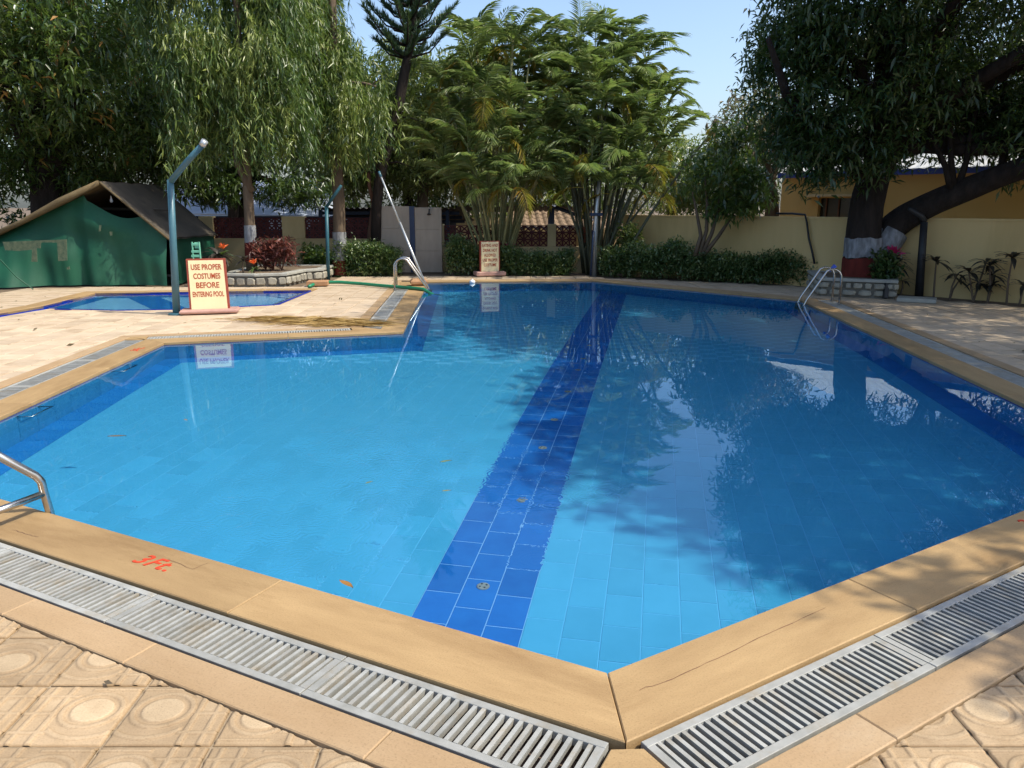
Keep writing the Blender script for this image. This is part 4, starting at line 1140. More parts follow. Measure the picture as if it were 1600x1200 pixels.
# torn net window
def patch(pts, y, mat, name):
    P = [at(a_, b_, y) for a_, b_ in pts]; n = len(P)
    MB().add([(p.x, p.y, p.z) for p in P] + [(p.x, p.y + 0.012, p.z) for p in P], [tuple(range(n)), tuple(range(2 * n - 1, n - 1, -1))] + [(i, n + i, n + (i + 1) % n, (i + 1) % n) for i in range(n)]).build(name, mat, tn)
patch([(4, 378), (104, 374), (105, 407), (91, 408), (89, 379), (64, 379), (63, 388), (57, 388), (58, 409), (49, 409), (50, 390), (30, 392), (8, 391)], 15.15, M['net'], 'torn_net')
patch([(155, 352), (158, 352), (157, 361), (154, 362)], 15.82, M['net'], 'tear'); patch([(171, 362), (175, 362), (175, 368), (172, 368)], 15.82, M['net'], 'tear'); patch([(104, 418), (108, 416), (109, 421), (105, 421)], 15.2, M['net'], 'tear')
MB().tube([at(0, 405, 14.9), at(25, 432, 15.0), at(52, 452, 15.1)], 0.012, 5).build('guy_rope', M['tarp'], tn)
# mint chair or rack standing at the tent's corner
mc = thing('folded_chair', 'mint green folded plastic chair standing at the tent corner behind the costume board', 'chair', (*at(306, 405, 15.6).xy, 0))
for px in (300, 311): MB().tube([at(px, 378, 15.6), (at(px, 378, 15.6).x, 15.6, 0)], 0.018, 6).build('leg', M['mint'], mc)
for py in (382, 393, 400): MB().box((at(305.5, py, 15.6).x, 15.6, at(305, py, 15.6).z), (0.16, 0.03, 0.05), 0, 0.006).build('slat', M['mint'], mc)
MB().box((at(306, 388, 15.6).x + 0.02, 15.62, at(305, 385, 15.6).z + 0.02), (0.09, 0.02, 0.12), 0, 0.004).build('backrest', M['mint'], mc)

# ------------------------------------------------------------------ planters of rubble stone
def stone_planter(label, poly, z_top, cap, group):
    cen = sum(poly, Vector((0, 0))) / len(poly)
    root = thing('stone_planter', label, 'planter', (cen.x, cen.y, 0), group)
    core = offset_poly(poly, [-0.03] * len(poly))
    MB().prism(core, -0.03, z_top - 0.06).build('core', M['stone_joint'], root)
    MB().prism(offset_poly(poly, [-0.12] * len(poly)), z_top - 0.055, z_top - 0.01).build('soil', M['soil'], root)
    for i in range(len(poly)):
        a, b = poly[i], poly[(i + 1) % len(poly)]; L = (b - a).length; d = (b - a).normalized(); n_ = Vector((d.y, -d.x))
        if L < 0.05: continue
        inner = offset_poly(poly, [-0.16] * len(poly)); outer = offset_poly(poly, [0.02] * len(poly))
        q = [outer[i], outer[(i + 1) % len(poly)], inner[(i + 1) % len(poly)], inner[i]]
        MB().prism(q, z_top - 0.05 + 0.002 * (i % 2), z_top + 0.002 * (i % 2), 0.01).build('cap', cap, root)
        z = 0.0; rows = max(1, round((z_top - 0.06) / 0.13)); hh = (z_top - 0.06) / rows
        for r_ in range(rows):
            s_ = -0.02 - (0.06 if r_ % 2 else 0)
            while s_ < L:
                w_ = rnd.uniform(0.12, 0.27); m_ = min(s_ + w_, L + 0.01); w2 = m_ - max(s_, -0.01)
                if w2 > 0.05:
                    c = a + d * ((max(s_, -0.01) + m_) / 2) - n_ * 0.035
                    pl = []
                    for k in range(7):
                        th = 2 * math.pi * k / 7 + rnd.uniform(-0.25, 0.25); ex = abs(math.cos(th)) ** 0.55 * math.copysign(1, math.cos(th)); ez = abs(math.sin(th)) ** 0.55 * math.copysign(1, math.sin(th))
                        pl.append((ex * (w2 / 2 - 0.011) * rnd.uniform(0.88, 1.0), ez * (hh / 2 - 0.008) * rnd.uniform(0.85, 1.0)))
                    vs = []; bump = rnd.uniform(0.0, 0.02)
                    for (sc, off) in ((1.0, -0.02), (1.0, 0.03 + bump), (0.75, 0.05 + bump)):
                        for (ex, ez) in pl:
                            p = c + d * ex * sc + n_ * off; vs.append((p.x, p.y, r_ * hh + hh / 2 + ez * sc))
                    fs = [tuple(14 + k for k in range(7))] + [(7 * j + k, 7 * j + (k + 1) % 7, 7 * j + 7 + (k + 1) % 7, 7 * j + 7 + k) for j in range(2) for k in range(7)]
                    MB().add(vs, fs).build('stone', M['stone'], root)
                s_ += w_
    return root
a = gp(356, 447).xy; b = gp(448, 446).xy; c_ = gp(475, 439).xy; d_ = gp(512, 437).xy
PLL = [a + Vector((-0.15, 0.5)), a, a.lerp(b, 0.5) + Vector((0, -0.12)), b, c_ + Vector((0.05, 0)), d_ + Vector((-0.1, 0)), Vector((d_.x - 0.1, 18.2)), Vector((a.x - 0.15, 18.2))]
stone_planter('low rubble stone planter with grey cap round the white banded tree', PLL, 0.25, M['stone_cap'], 'stone tree planters')
a = gp(1279, 461).xy; b = gp(1399, 466).xy
PLR = [a, b, b + Vector((0.55, 1.15)), a + Vector((0.45, 1.75))]
stone_planter('rubble stone planter round the trunk of the big mango tree', PLR, 0.315, M['stone_cap'], 'stone tree planters')

# ------------------------------------------------------------------ notice boards
def notice(label, px, py, yaw, w, h, base_w, lines, sizes, slab_h=0.06, taper_=0.04):
    p = gp(px, py)
    root = thing('notice_board', label, 'sign', (p.x, p.y, 0), 'painted notice boards at the poolside')
    root.rotation_euler = (0, 0, yaw)
    def loc(mb, name, mat, parent=root):
        me = bpy.data.meshes.new(name); me.from_pydata(mb.v, [], mb.f); me.materials.append(mat); return link(name, me, parent)
    loc(MB().box((0, 0, slab_h / 2), (base_w, 0.36, slab_h), 0, 0.02), 'base', M['sign_base'])
    t_ = 0.10
    def trap(mb, hw0, hw1, z0, z1, y0, y1):
        mb.add([(-hw0, y0, z0), (hw0, y0, z0), (hw1, y0, z1), (-hw1, y0, z1), (-hw0, y1, z0), (hw0, y1, z0), (hw1, y1, z1), (-hw1, y1, z1)],
               [(0, 1, 2, 3), (5, 4, 7, 6), (0, 4, 5, 1), (1, 5, 6, 2), (2, 6, 7, 3), (3, 7, 4, 0)]); return mb
    body = trap(MB(), w / 2, w / 2 * (1 - taper_), slab_h, slab_h + h, -t_ / 2, t_ / 2)
    loc(body, 'board', M['sign_edge'])
    loc(trap(MB(), w / 2 - 0.028, (w / 2) * (1 - taper_) - 0.028, slab_h + 0.0, slab_h + h - 0.02, -t_ / 2 - 0.006, -t_ / 2 + 0.002), 'face', M['sign_face'])
    for (txt, fz, s, wd) in lines:
        cu = bpy.data.curves.new('lettering', 'FONT'); cu.body = txt; cu.size = s; cu.align_x = 'CENTER'; cu.align_y = 'CENTER'
        cu.offset = s * 0.02; cu.extrude = 0.001; cu.resolution_u = 3; cu.materials.append(M['lettering'])
        o = link('lettering', as_mesh(cu), root, (0.0, -t_ / 2 - 0.0075, slab_h + h * fz), (math.pi / 2, 0, 0))
        xs_ = [v.co.x for v in o.data.vertices]; o.scale.x = wd / (max(xs_) - min(xs_))
    return root
notice('cream notice board with red letters asking for proper costumes, in front of the teal pole', 329, 488, R(14), 0.575, 0.755, 0.84,
       [('USE PROPER', 0.835, 0.115, 0.435), ('COSTUMES', 0.655, 0.115, 0.385), ('BEFORE', 0.475, 0.118, 0.33), ('ENTERING POOL', 0.295, 0.110, 0.45)], None)
notice('smaller cream notice board with five red lines across the pool in front of the palms', 765, 430.5, R(16), 0.475, 0.70, 0.70,
       [('EATING AND', 0.85, 0.095, 0.37), ('DRINK NOT', 0.69, 0.095, 0.34), ('ALLOWED', 0.53, 0.095, 0.28), ('USE PROPER', 0.37, 0.095, 0.36), ('COSTUME', 0.21, 0.095, 0.30)], None, 0.10, 0.02)

# ------------------------------------------------------------------ poles and pipes
pb_ = gp(276, 490)
lp = thing('lamp_pole', 'thick teal lamp pole with bent arm behind the costume board', 'pole', pb_)
t1 = at(266, 281, pb_.y)
MB().tube([pb_ + Vector((0, 0, -0.03)), pb_.lerp(t1, 0.5), t1], [0.055, 0.050, 0.047], 16).build('shaft', M['teal_paint'], lp, True)
t2 = at(316, 227, pb_.y - 0.25); t3 = at(320, 220, pb_.y - 0.27)
MB().tube([t1 + Vector((0, 0, -0.03)), t1.lerp(t2, 0.5), t2], [0.046, 0.043, 0.041], 16).build('arm', M['teal_paint'], lp, True)
MB().tube([t2, t3], [0.048, 0.048], 12).build('end_cap', M['alu'], lp, True)
MB().lathe((pb_.x, pb_.y, -0.015), [(0.12, 0), (0.12, 0.02), (0.085, 0.028)], 16).build('base_plate', M['teal_paint'], lp)
p0 = gp(513, 435); lp2 = thing('lamp_pole', 'slim dark teal lamp pole beside the second weeping tree', 'pole', p0)
t1 = at(510, 322, p0.y); t2 = at(533, 290, p0.y - 0.2)
MB().tube([p0 + Vector((0, 0, -0.03)), t1], [0.042, 0.038], 12).build('shaft', M['teal_dark'], lp2, True)
MB().tube([t1 + Vector((0, 0, -0.02)), t2], [0.036, 0.030], 12).build('arm', M['teal_dark'], lp2, True)
p0 = at(1436, 461, 14.1); p0.z = 0; lp3 = thing('lamp_pole', 'black lamp pole with bent arm beside the big mango tree', 'pole', p0)
t1 = at(1444, 347, 14.1); t2 = at(1420, 326, 13.9); ta = at(1440, 338, 14.1)
MB().tube([p0 + Vector((0, 0, -0.03)), t1], [0.075, 0.062], 12).build('shaft', M['black_paint'], lp3, True)
MB().tube([t1, ta, t2], [0.06, 0.05, 0.035], 10).build('arm', M['black_paint'], lp3, True)
p0 = gp(928, 430); fl = thing('floodlight_pole', 'thin pole carrying a square floodlight in front of the dark palm clump', 'pole', p0)
t1 = at(937, 272, p0.y); tm = at(931.5, 335, p0.y)
MB().tube([p0 + Vector((0, 0, -0.03)), tm, t1], [0.06, 0.05, 0.045], 10).build('shaft', M['alu'], fl, True)
MB().box((tm.x, tm.y, tm.z), (0.28, 0.16, 0.07), 0, 0.01).build('bracket', M['navy'], fl)
c = at(938, 264, p0.y)
MB().box((c.x, c.y - 0.03, c.z), (0.26, 0.12, 0.24), 0.1, 0.012).build('lamp_housing', M['black_paint'], fl)
MB().box((c.x, c.y - 0.1, c.z), (0.2, 0.02, 0.17), 0.1, 0.004).build('lamp_glass', M['alu'], fl)
p0 = gp(923, 430.5); pp = thing('pipe', 'thin water pipe standing left of the floodlight pole', 'pipe', p0)
tag(pp, 'thin water pipe standing left of the floodlight pole', 'pipe')
MB().tube([p0, at(927, 365, p0.y), at(928, 350, p0.y + 0.3)], 0.025, 8).build('tube', M['navy'], pp, True)
p0 = gp(538, 429.5); st = thing('standpipe', 'short pale blue capped standpipe by the round hedge', 'pipe', p0)
MB().tube([p0, at(537, 411, p0.y)], 0.062, 10).build('tube', M['teal_paint'], st, True)
q = at(537, 409, p0.y); MB().lathe((q.x, q.y, q.z - 0.02), [(0.075, 0), (0.075, 0.06), (0.03, 0.09)], 12).build('cap', M['teal_paint'], st)
# hanging cable on the boundary wall
def on_wall(px, py):
    # the point of the wall's face seen at that picture point
    r = ray(px, py); n_ = Vector((nW.x, nW.y)); t_ = (WA - Vector((0, 0))).dot(n_) / (r[0] * n_.x + r[1] * n_.y)
    return Vector((r[0] * t_, r[1] * t_, CAM_H + r[2] * t_)) + Vector((nW.x, nW.y, 0)) * (0.06 if nW.y < 0 else -0.06)
cb = MB().tube([on_wall(1215, 336) + Vector((0, 0, 0.03)), on_wall(1240, 336) + Vector((0, 0, 0.03)), on_wall(1260, 337) + Vector((0, 0, 0.02)), on_wall(1263, 348), on_wall(1266, 372), on_wall(1271, 392), on_wall(1275, 412)], 0.022, 6).build('hanging_cable', M['black_paint'], None, True)
tag(cb, 'black cable hanging down the yellow boundary wall left of the big tree', 'cable')
# hose, stones, float
hz = [gp(483, 450.5), gp(490, 447), gp(503, 445.2), gp(530, 445), gp(565, 446), gp(595, 449), (gp(625, 451.5)), gp(650, 453.5), gp(662, 455)]
hz = [Vector((p.x, p.y, 0.035 + (0.02 if i in (2, 3) else 0))) for i, p in enumerate(hz)] + [Vector((*(gp(672, 456).xy), -0.03)), Vector((*(gp(690, 458).xy), -0.12))]
ho = MB().tube(hz, 0.033, 10).build('garden_hose', M['hose'], None, True); tag(ho, 'green garden hose lying across the paving into the far corner of the pool', 'hose')
p0 = gp(655, 446); bs = thing('stone_block', 'small tan stone block on the far left corner of the coping', 'stone', p0)
MB().box((p0.x, p0.y, 0.07), (0.36, 0.3, 0.14), 0.2, 0.05).build('body', M['terracotta'], bs)
p0 = gp(497, 446); bs = thing('terracotta_block', 'low terracotta block under the start of the green hose', 'block', p0)
MB().box((p0.x, p0.y, 0.05), (0.42, 0.3, 0.10), 0.1, 0.015).build('body', M['terracotta'], bs)
p0 = gp(738, 442, WZ); fb = thing('chlorine_float', 'round white chlorine float drifting near the far pool edge', 'float', p0)
MB().lathe((p0.x, p0.y, WZ - 0.04), [(0.02, -0.05), (0.04, -0.04), (0.04, 0.02), (0.055, 0.035), (0.066, 0.055), (0.058, 0.085), (0.03, 0.105), (0.001, 0.108)], 16).build('body', M['white_plastic'], fb, True)
MB().lathe((p0.x, p0.y, WZ + 0.065), [(0.015, 0), (0.015, 0.014), (0.001, 0.022)], 10).build('cap', M['white_plastic'], fb)
p0 = gp(1432, 470); mh = thing('cover_slab', 'grey cement cover slab on the shaded deck right of the mango planter', 'slab', p0)
MB().box((p0.x, p0.y, 0.02), (0.60, 0.42, 0.07), -0.5, 0.012).build('body', M['stone_cap'], mh)
p0 = gp(1383, 466); sk = MB().tube([p0, at(1386, 440, p0.y + 0.1)], [0.05, 0.05], 4).build('wooden_post', M['black_paint'], None); tag(sk, 'short dark post leaning on the mango planter', 'post')

# ------------------------------------------------------------------ pool ladders
def arc(c, r, a0, a1, ax, n=9):
    """points of an arc in the vertical plane through the horizontal direction ax"""
    return [Vector((c[0] + ax[0] * r * math.cos(a0 + (a1 - a0) * i / (n - 1)), c[1] + ax[1] * r * math.cos(a0 + (a1 - a0) * i / (n - 1)), c[2] + r * math.sin(a0 + (a1 - a0) * i / (n - 1)))) for i in range(n)]
def ladder(label, foot, inward, spread, hgt, reach, r=0.022, treads=3):
    """two bent rails: posts at foot and foot+spread, over the top and slanting down into the water along inward"""
    root = thing('pool_ladder', label, 'ladder', (foot.x, foot.y, 0), 'stainless pool ladders')
    ends = []
    for s_ in (0, 1):
        f = foot + spread * s_
        w_ = 0.16
        pts = [Vector((f.x, f.y, -0.01)), Vector((f.x, f.y, hgt - w_))]
        pts += arc((f.x + inward.x * w_, f.y + inward.y * w_, hgt - w_), w_, math.pi, math.pi * 0.30, inward, 8)[1:]
        e = f + inward * reach
        pts += [Vector((e.x - inward.x * 0.06, e.y - inward.y * 0.06, 0.06)), Vector((e.x, e.y, -0.08)), Vector((e.x + inward.x * 0.01, e.y + inward.y * 0.01, -0.75))]
        MB().tube(pts, r, 10).build('rail', M['steel'], root, True)
        MB().lathe((f.x, f.y, -0.004), [(r * 2, 0), (r * 2, 0.008), (r * 1.2, 0.016)], 12).build('flange', M['steel'], root)
        ends.append(e)
    for k in range(treads):
        z = -0.22 - 0.24 * k; a, b = ends
        c = (a + b) / 2; MB().box((c.x + inward.x * .01, c.y + inward.y * .01, z), ((b - a).length, 0.07, 0.025), ang(b - a), 0.005).build('tread', M['steel'], root)
    return root
dDE = (Ec - D).normalized()
nDE = Vector((dDE.y, -dDE.x))                           # points into the pool from the left inner edge
if nDE.x < 0: nDE = -nDE
f0 = gp(617, 453).xy
ladder('chrome pool ladder at the far left corner beside the hose and the leaning pole', f0, nDE, dDE * 0.42, 0.60, 0.66, 0.019)
dHG = (G - H).normalized(); nHG = Vector((-1, -0.05)).normalized()
f0 = gp(1311, 474).xy
ld2 = ladder('chrome pool ladder at the far right corner in front of the stone planter', f0, nHG, dHG * 0.40, 0.57, 0.62, 0.0175)
pd = MB().tube([at(1296, 424, 13.3), at(1299, 420, 13.3)], 0.02, 6).tube([at(1298, 421.5, 13.3), at(1305, 415, 13.3)], [0.03, 0.045], 4).build('brush_handle', M['blue_plastic'], None); tag(pd, 'blue plastic tool handle hooked over the far right ladder', 'tool')
# near left ladder: bent rail and level bar
nl2 = Vector((-n7.x, -n7.y))                              # into the pool from the near left edge
ldn = thing('pool_ladder', 'large chrome ladder rail at the left picture edge on the near coping', 'ladder', (AL.x, AL.y, 0), 'stainless pool ladders')
ea = AL + nl2 * 0.012 - e7 * 0.03
for s_ in (0.0, -0.5):
    e = ea + e7 * s_
    o_ = -nl2
    r1 = [Vector((*(e + nl2 * 0.05), -0.8)), Vector((*(e + nl2 * 0.02), -0.03)), Vector((*e, 0.12)), Vector((*(e + o_ * 0.005), 0.175)), Vector((*(e + o_ * 0.03), 0.215)), Vector((*(e + o_ * 0.16 - e7 * 0.10), 0.36)), Vector((*(e + o_ * 0.30 - e7 * 0.2), 0.52)), Vector((*(e + o_ * 0.42 - e7 * 0.26), 0.56)), Vector((*(e + o_ * 0.52 - e7 * 0.28), 0.50)), Vector((*(e + o_ * 0.55 - e7 * 0.28), 0.0))]
    MB().tube(r1, 0.0215, 14).build('rail', M['steel'], ldn, True)
b0 = Vector((*ea, 0.105)); b1 = gp(-40, 812, 0.105); MB().tube([b0, b1], 0.019, 12).build('cross_bar', M['steel'], ldn, True)
for k in range(3): c = ea + e7 * -0.25 + nl2 * 0.04; MB().box((c.x, c.y, -0.25 - 0.24 * k), (0.5, 0.07, 0.025), ang(e7), 0.005).build('tread', M['steel'], ldn)
# pool pole leaning over the far left ladder
a = gp(665, 447); a.z = 0.02; b = at(592, 268, 16.2)
tp = thing('telescopic_pole', 'long aluminium skimmer pole leaning against the far left ladder', 'pole', a)
MB().tube([a, a.lerp(b, 0.55)], 0.024, 10).build('lower_tube', M['alu'], tp, True); MB().tube([a.lerp(b, 0.53), b], 0.019, 10).build('upper_tube', M['alu'], tp, True)
MB().tube([b - (b - a).normalized() * 0.12, b], 0.024, 10).build('grip', M['teal_paint'], tp, True)
p0 = gp(1604, 548); hp = thing('handrail', 'chrome tube hoop at the right picture edge on the shaded deck', 'rail', p0)
MB().tube([Vector((p0.x, p0.y, 0))] + arc((p0.x + 0.13, p0.y, 0.20), 0.13, math.pi, 0, (1, 0), 11) + [Vector((p0.x + 0.26, p0.y, 0))], 0.024, 10).build('tube', M['steel'], hp, True)
MB().lathe((p0.x, p0.y, -0.012), [(0.045, 0), (0.045, 0.012), (0.03, 0.016)], 12).build('flange', M['steel'], hp)

# ------------------------------------------------------------------ trees and plants
V3 = lambda p: np.array([p[0], p[1], p[2]])
def foliage(name, parts, mat, root):
    V = np.concatenate([p[0] for p in parts]); o = 0; Fs = []
    for p in parts: Fs.append(p[1] + o); o += len(p[0])
    T = np.concatenate([p[2] for p in parts])
    w = np.array(wloc(root))
    return np_mesh(name, V - w, np.concatenate(Fs), mat, root, T)
TREES = 'trees round the pool'
def tree(label, base, trunk_pts, radii, blobs, mat, bark, k=12, L=0.19, W=0.28, kind='rosette', gap=-0.15, cat='tree', name='mango_tree', group=TREES, bands=None, drop=1.0, twigs=5, start=None, extra=None, down=0.35, s=1.5):
    root = thing(name, label, cat, base, group)
    mb = MB(); pts = [Vector(p) for p in trunk_pts]
    if radii[0] > 0.3: mb.gnarl(pts, radii)
    else: mb.gnarl(pts, radii, 12, 24, 0.06)
    if extra:
        for (ep, er) in extra:
            if er[0] > 0.25: mb.gnarl(ep, er, 20, 36, 0.08)
            else: mb.tube([Vector(p) for p in ep], er, 10)
    st_ = Vector(start) if start is not None else pts[-1]
    if kind == 'strand':                                 # short side limbs leave the trunk at the height of each tuft
        for bl in blobs:
            f = max(0.25, min(1.0, (bl[0][2] + 0.1 - pts[0].z) / (pts[-1].z - pts[0].z)))
            limbs(mb, pts[0].lerp(pts[-1], f), [bl], radii[-1] * 0.5, 2, 0.018)
    else: limbs(mb, st_, blobs, radii[-1] * 0.8, twigs)
    mb.build('trunk', bark, root, True)
    Cp = clump_points(blobs, gap, s)
    if kind == 'rosette': prt = [rosettes(Cp, k, L, W, down=down)]
    else:
        # hanging tufts: each tuft is a bunch of short drooping twigs round one branch end
        Cs = Cp[rng.permutation(len(Cp))]; m_ = max(4, len(Cp) // 13); Ct = Cs[:m_]
        Q = np.repeat(Ct, 42, 0); w_ = rng.normal(size=Q.shape) * np.array([0.16, 0.16, 0.36]); w_[:, 2] -= 0.1
        w_[:, :2] *= np.clip(1.15 + w_[:, 2:] * -0.6, 0.5, 1.6)
        prt = [strands(Q + w_, drop, k, L, W)]
    foliage('crown', prt, mat, root)
    return root
def paint_band(root, p0, p1, r0, r1, mat, name='paint_band'):
    mb = MB().gnarl([p0, p0.lerp(p1, 0.5), p1], [r0, (r0 + r1) / 2, r1], 28 if r0 > 0.3 else 12, 10, 0.07 if r0 > 0.3 else 0.06)
    n = 28 if r0 > 0.3 else 12
    for i in (0, 10):                                    # brushed, uneven edges
        for k in range(n):
            v = mb.v[i * n + k]; mb.v[i * n + k] = (v[0], v[1], v[2] + 0.011 * (math.sin(k * 2.1 + i) + math.sin(k * 0.9)) * (1 if r0 > 0.3 else 0.3))
    mb.f = mb.f[:-2]
    mb.build(name, mat, root, True)

# the big mango tree on the right
Ym = 14.6
tb = at(1347, 436, Ym); tb.z = 0.2
q1 = at(1352, 350, Ym); q2 = at(1362, 290, Ym); q3 = at(1385, 235, Ym); q4 = at(1412, 175, Ym - 0.2)
blobs = [((8.2, 14.6, 6.0), (3.3, 3.2, 2.7), 1350), ((5.7, 12.4, 6.7), (2.0, 2.6, 1.8), 620), ((10.5, 13.0, 5.2), (3.4, 3.6, 3.0), 1100), ((7.4, 10.6, 8.2), (3.5, 3.4, 2.0), 950),
         ((6.0, 14.2, 3.6), (2.0, 1.6, 1.3), 420), ((9.4, 13.6, 2.7), (1.7, 1.4, 0.8), 300), ((8.3, 14.3, 3.2), (1.6, 1.0, 0.6), 240), ((10.6, 13.0, 2.1), (1.2, 0.9, 0.35), 110), ((6.2, 14.3, 2.75), (1.0, 0.9, 0.75), 230), ((5.1, 14.4, 4.3), (1.0, 1.2, 1.2), 200), ((5.2, 14.6, 2.9), (0.8, 0.8, 0.6), 110), ((5.6, 13.9, 4.3), (1.2, 1.4, 1.4), 270), ((10.8, 8.4, 7.2), (3.4, 3.6, 2.2), 850), ((12.9, 10.6, 6.4), (2.4, 2.8, 2.0), 330), ((8.9, 16.0, 3.9), (2.4, 1.6, 1.6), 420), ((5.6, 14.0, 2.35), (1.1, 0.8, 0.55), 110)]
lb = [at(1378, 385, Ym), at(1400, 352, Ym), at(1450, 322, Ym - 0.3), at(1520, 292, Ym - 0.7), at(1600, 262, Ym - 1.2), at(1720, 230, Ym - 1.8)]
ex = [(lb, [0.265, 0.25, 0.23, 0.21, 0.185, 0.15])]
ex.append(([q3, at(1378, 180, Ym), at(1385, 100, Ym - 0.2), at(1370, 10, Ym - 0.4)], [0.28, 0.22, 0.18, 0.12]))
ex.append(([q4, at(1440, 110, Ym - 0.3), at(1490, 30, Ym - 0.5)], [0.24, 0.17, 0.12]))
ex.append(([q2, at(1290, 215, Ym - 0.4), at(1230, 150, Ym - 0.9), at(1200, 60, Ym - 1.4)], [0.16, 0.11, 0.08, 0.04]))
for (x0, pts_) in enumerate(([(1487, 300), (1478, 262), (1462, 228), (1450, 190)], [(1490, 300), (1486, 250), (1484, 205), (1490, 150)], [(1494, 300), (1510, 252), (1515, 215), (1528, 160)], [(1565, 280), (1568, 230), (1572, 170), (1570, 100)])):
    ex.append(([at(a_, b_, Ym - 0.6) for a_, b_ in pts_], [0.07, 0.05, 0.045, 0.025]))
mg = tree('huge dark mango tree with white and red painted base in the right planter', (tb.x, tb.y, 0), [tb, at(1350, 400, Ym), q1, q2, q3, q4], [0.38, 0.325, 0.30, 0.28, 0.245, 0.20], blobs, M['mango_dark'], M['bark'], 17, 0.155, 0.27, gap=-0.06, s=2.4, extra=ex, twigs=6, start=q3)
paint_band(mg, tb, at(1349, 402, Ym), 0.395, 0.342, M['oxide']); paint_band(mg, at(1349, 401, Ym), at(1351, 371, Ym), 0.339, 0.322, M['lime'])
paint_band(mg, at(1375, 392, Ym), at(1396, 362, Ym), 0.290, 0.280, M['lime'])
# a second mango off to the right that shades the near deck
tree('mango tree standing outside the right picture edge whose shade dapples the deck', (10.2, 5.2, 0), [(10.2, 5.2, -0.03), (10.1, 5.1, 1.5), (9.8, 5.0, 3.2)], [0.4, 0.34, 0.28],
     [((8.8, 5.6, 6.6), (3.0, 3.4, 1.9), 1500), ((10.5, 1.6, 6.0), (2.6, 2.4, 1.8), 520), ((8.3, 4.4, 7.6), (1.9, 2.4, 1.1), 480), ((7.2, 1.9, 5.4), (1.5, 1.3, 0.9), 200), ((12.5, 6.5, 6.0), (2.5, 3, 2), 350), ((8.6, 9.0, 7.6), (2.6, 2.2, 1.4), 650)], M['mango_dark'], M['bark'], 14, 0.22, 0.28, gap=-0.35, twigs=6)
# left: old mango tree behind the tent
tree('spreading mango tree with dark twin trunks behind the green tent', (-11.8, 19.0, 0), [at(70, 330, 18.8) - Vector((0, 0, 2)), at(72, 250, 18.8), at(80, 180, 18.6)], [0.45, 0.36, 0.28],
     [((-12.2, 17.6, 6.4), (3.2, 3.0, 3.0), 1500), ((-9.4, 17.8, 4.9), (2.2, 2.4, 2.0), 800), ((-11.0, 19.5, 2.9), (3.4, 2.0, 1.2), 700), ((-8.3, 18.8, 3.2), (1.7, 1.6, 1.2), 420), ((-14.0, 15.5, 4.6), (2.0, 2.6, 2.4), 500), ((-10.5, 18.8, 9.3), (3.2, 3.0, 2.0), 650), ((-12.6, 20.5, 5.0), (3.4, 1.5, 3), 600)],
     M['mango'], M['bark'], 13, 0.19, 0.27, gap=-0.2, twigs=6, extra=[([at(72, 300, 18.8), at(45, 220, 18.7), at(20, 160, 18.6)], [0.3, 0.24, 0.18]), ([at(76, 280, 18.8), at(110, 200, 18.5), at(125, 140, 18.2)], [0.3, 0.22, 0.15])])
# bough of a nearer tree reaching in at the top left
tree('leafy bough of a nearer tree hanging in at the top left picture corner', (-11.5, 11.0, 0), [(-11.5, 11.0, -0.03), (-11.4, 11.0, 2.0), (-10.6, 11.0, 3.8)], [0.24, 0.2, 0.14],
     [((-8.6, 11.0, 4.65), (1.7, 1.5, 0.75), 190), ((-10.2, 11.0, 5.6), (1.8, 1.8, 1.2), 240)], M['mango'], M['bark'], 13, 0.19, 0.27, gap=-0.1, twigs=5)
# middle distance dark trees between tent and palms
tree('dark bushy tree behind the tent roof with thin dark stems', (-7.4, 22.0, 0), [(-7.4, 22.0, -0.03), (-7.5, 22, 1.2), (-7.2, 22, 2.4)], [0.2, 0.17, 0.13],
     [((-8.2, 22.0, 3.6), (2.0, 1.6, 1.7), 650), ((-6.2, 22.4, 4.6), (1.9, 1.6, 2.0), 600), ((-8.0, 21.6, 2.2), (1.4, 1.0, 0.55), 190), ((-6.0, 21.6, 1.95), (1.2, 0.8, 0.35), 120)], M['mango_dark'], M['bark'], 13, 0.18, 0.27, gap=-0.1, twigs=6)
tree('bright olive green tree behind the shed and the shower wall', (-2.9, 25.5, 0), [(-2.9, 25.5, -0.03), (-2.9, 25.5, 1.6), (-2.7, 25.5, 3)], [0.22, 0.18, 0.12],
     [((-3.4, 25.5, 4.2), (2.6, 1.8, 2.4), 1100), ((-1.2, 25.8, 3.4), (2.0, 1.6, 1.8), 700), ((-4.9, 25.5, 2.7), (1.2, 1.2, 1.0), 260), ((-1.6, 25.2, 5.0), (2.0, 1.6, 1.5), 420)], M['olive_leaf'], M['bark_grey'], 13, 0.20, 0.26, gap=-0.3, twigs=6)
# weeping (mast) trees
def weeper(label, base, top, tr, blobs, bands, extra=None, bark='bark_grey', n=8):
    pts = [Vector(base).lerp(Vector(top), i / 5) for i in range(6)]
    r_ = tree(label, base, pts, taper(tr, tr * 0.45, 6), blobs, M['weep'], M[bark], 12, 0.17, 0.15, 'strand', -0.35, name='weeping_tree', drop=0.42, twigs=7, extra=extra, s=1.3)
    z = 0
    for (z0, z1, mk) in bands:
        f0_, f1_ = z0 / Vector(top).z, z1 / Vector(top).z
        paint_band(r_, Vector(base).lerp(Vector(top), f0_), Vector(base).lerp(Vector(top), f1_), tr * (1 - 0.55 * f0_) + 0.012, tr * (1 - 0.55 * f1_) + 0.012, M[mk])
    return r_
Yw = 16.8
b_ = at(394, 420, Yw); b_.z = 0.22
tt = at(392, 120, Yw); tt.z = 6.5; tt.x = b_.x + 0.1
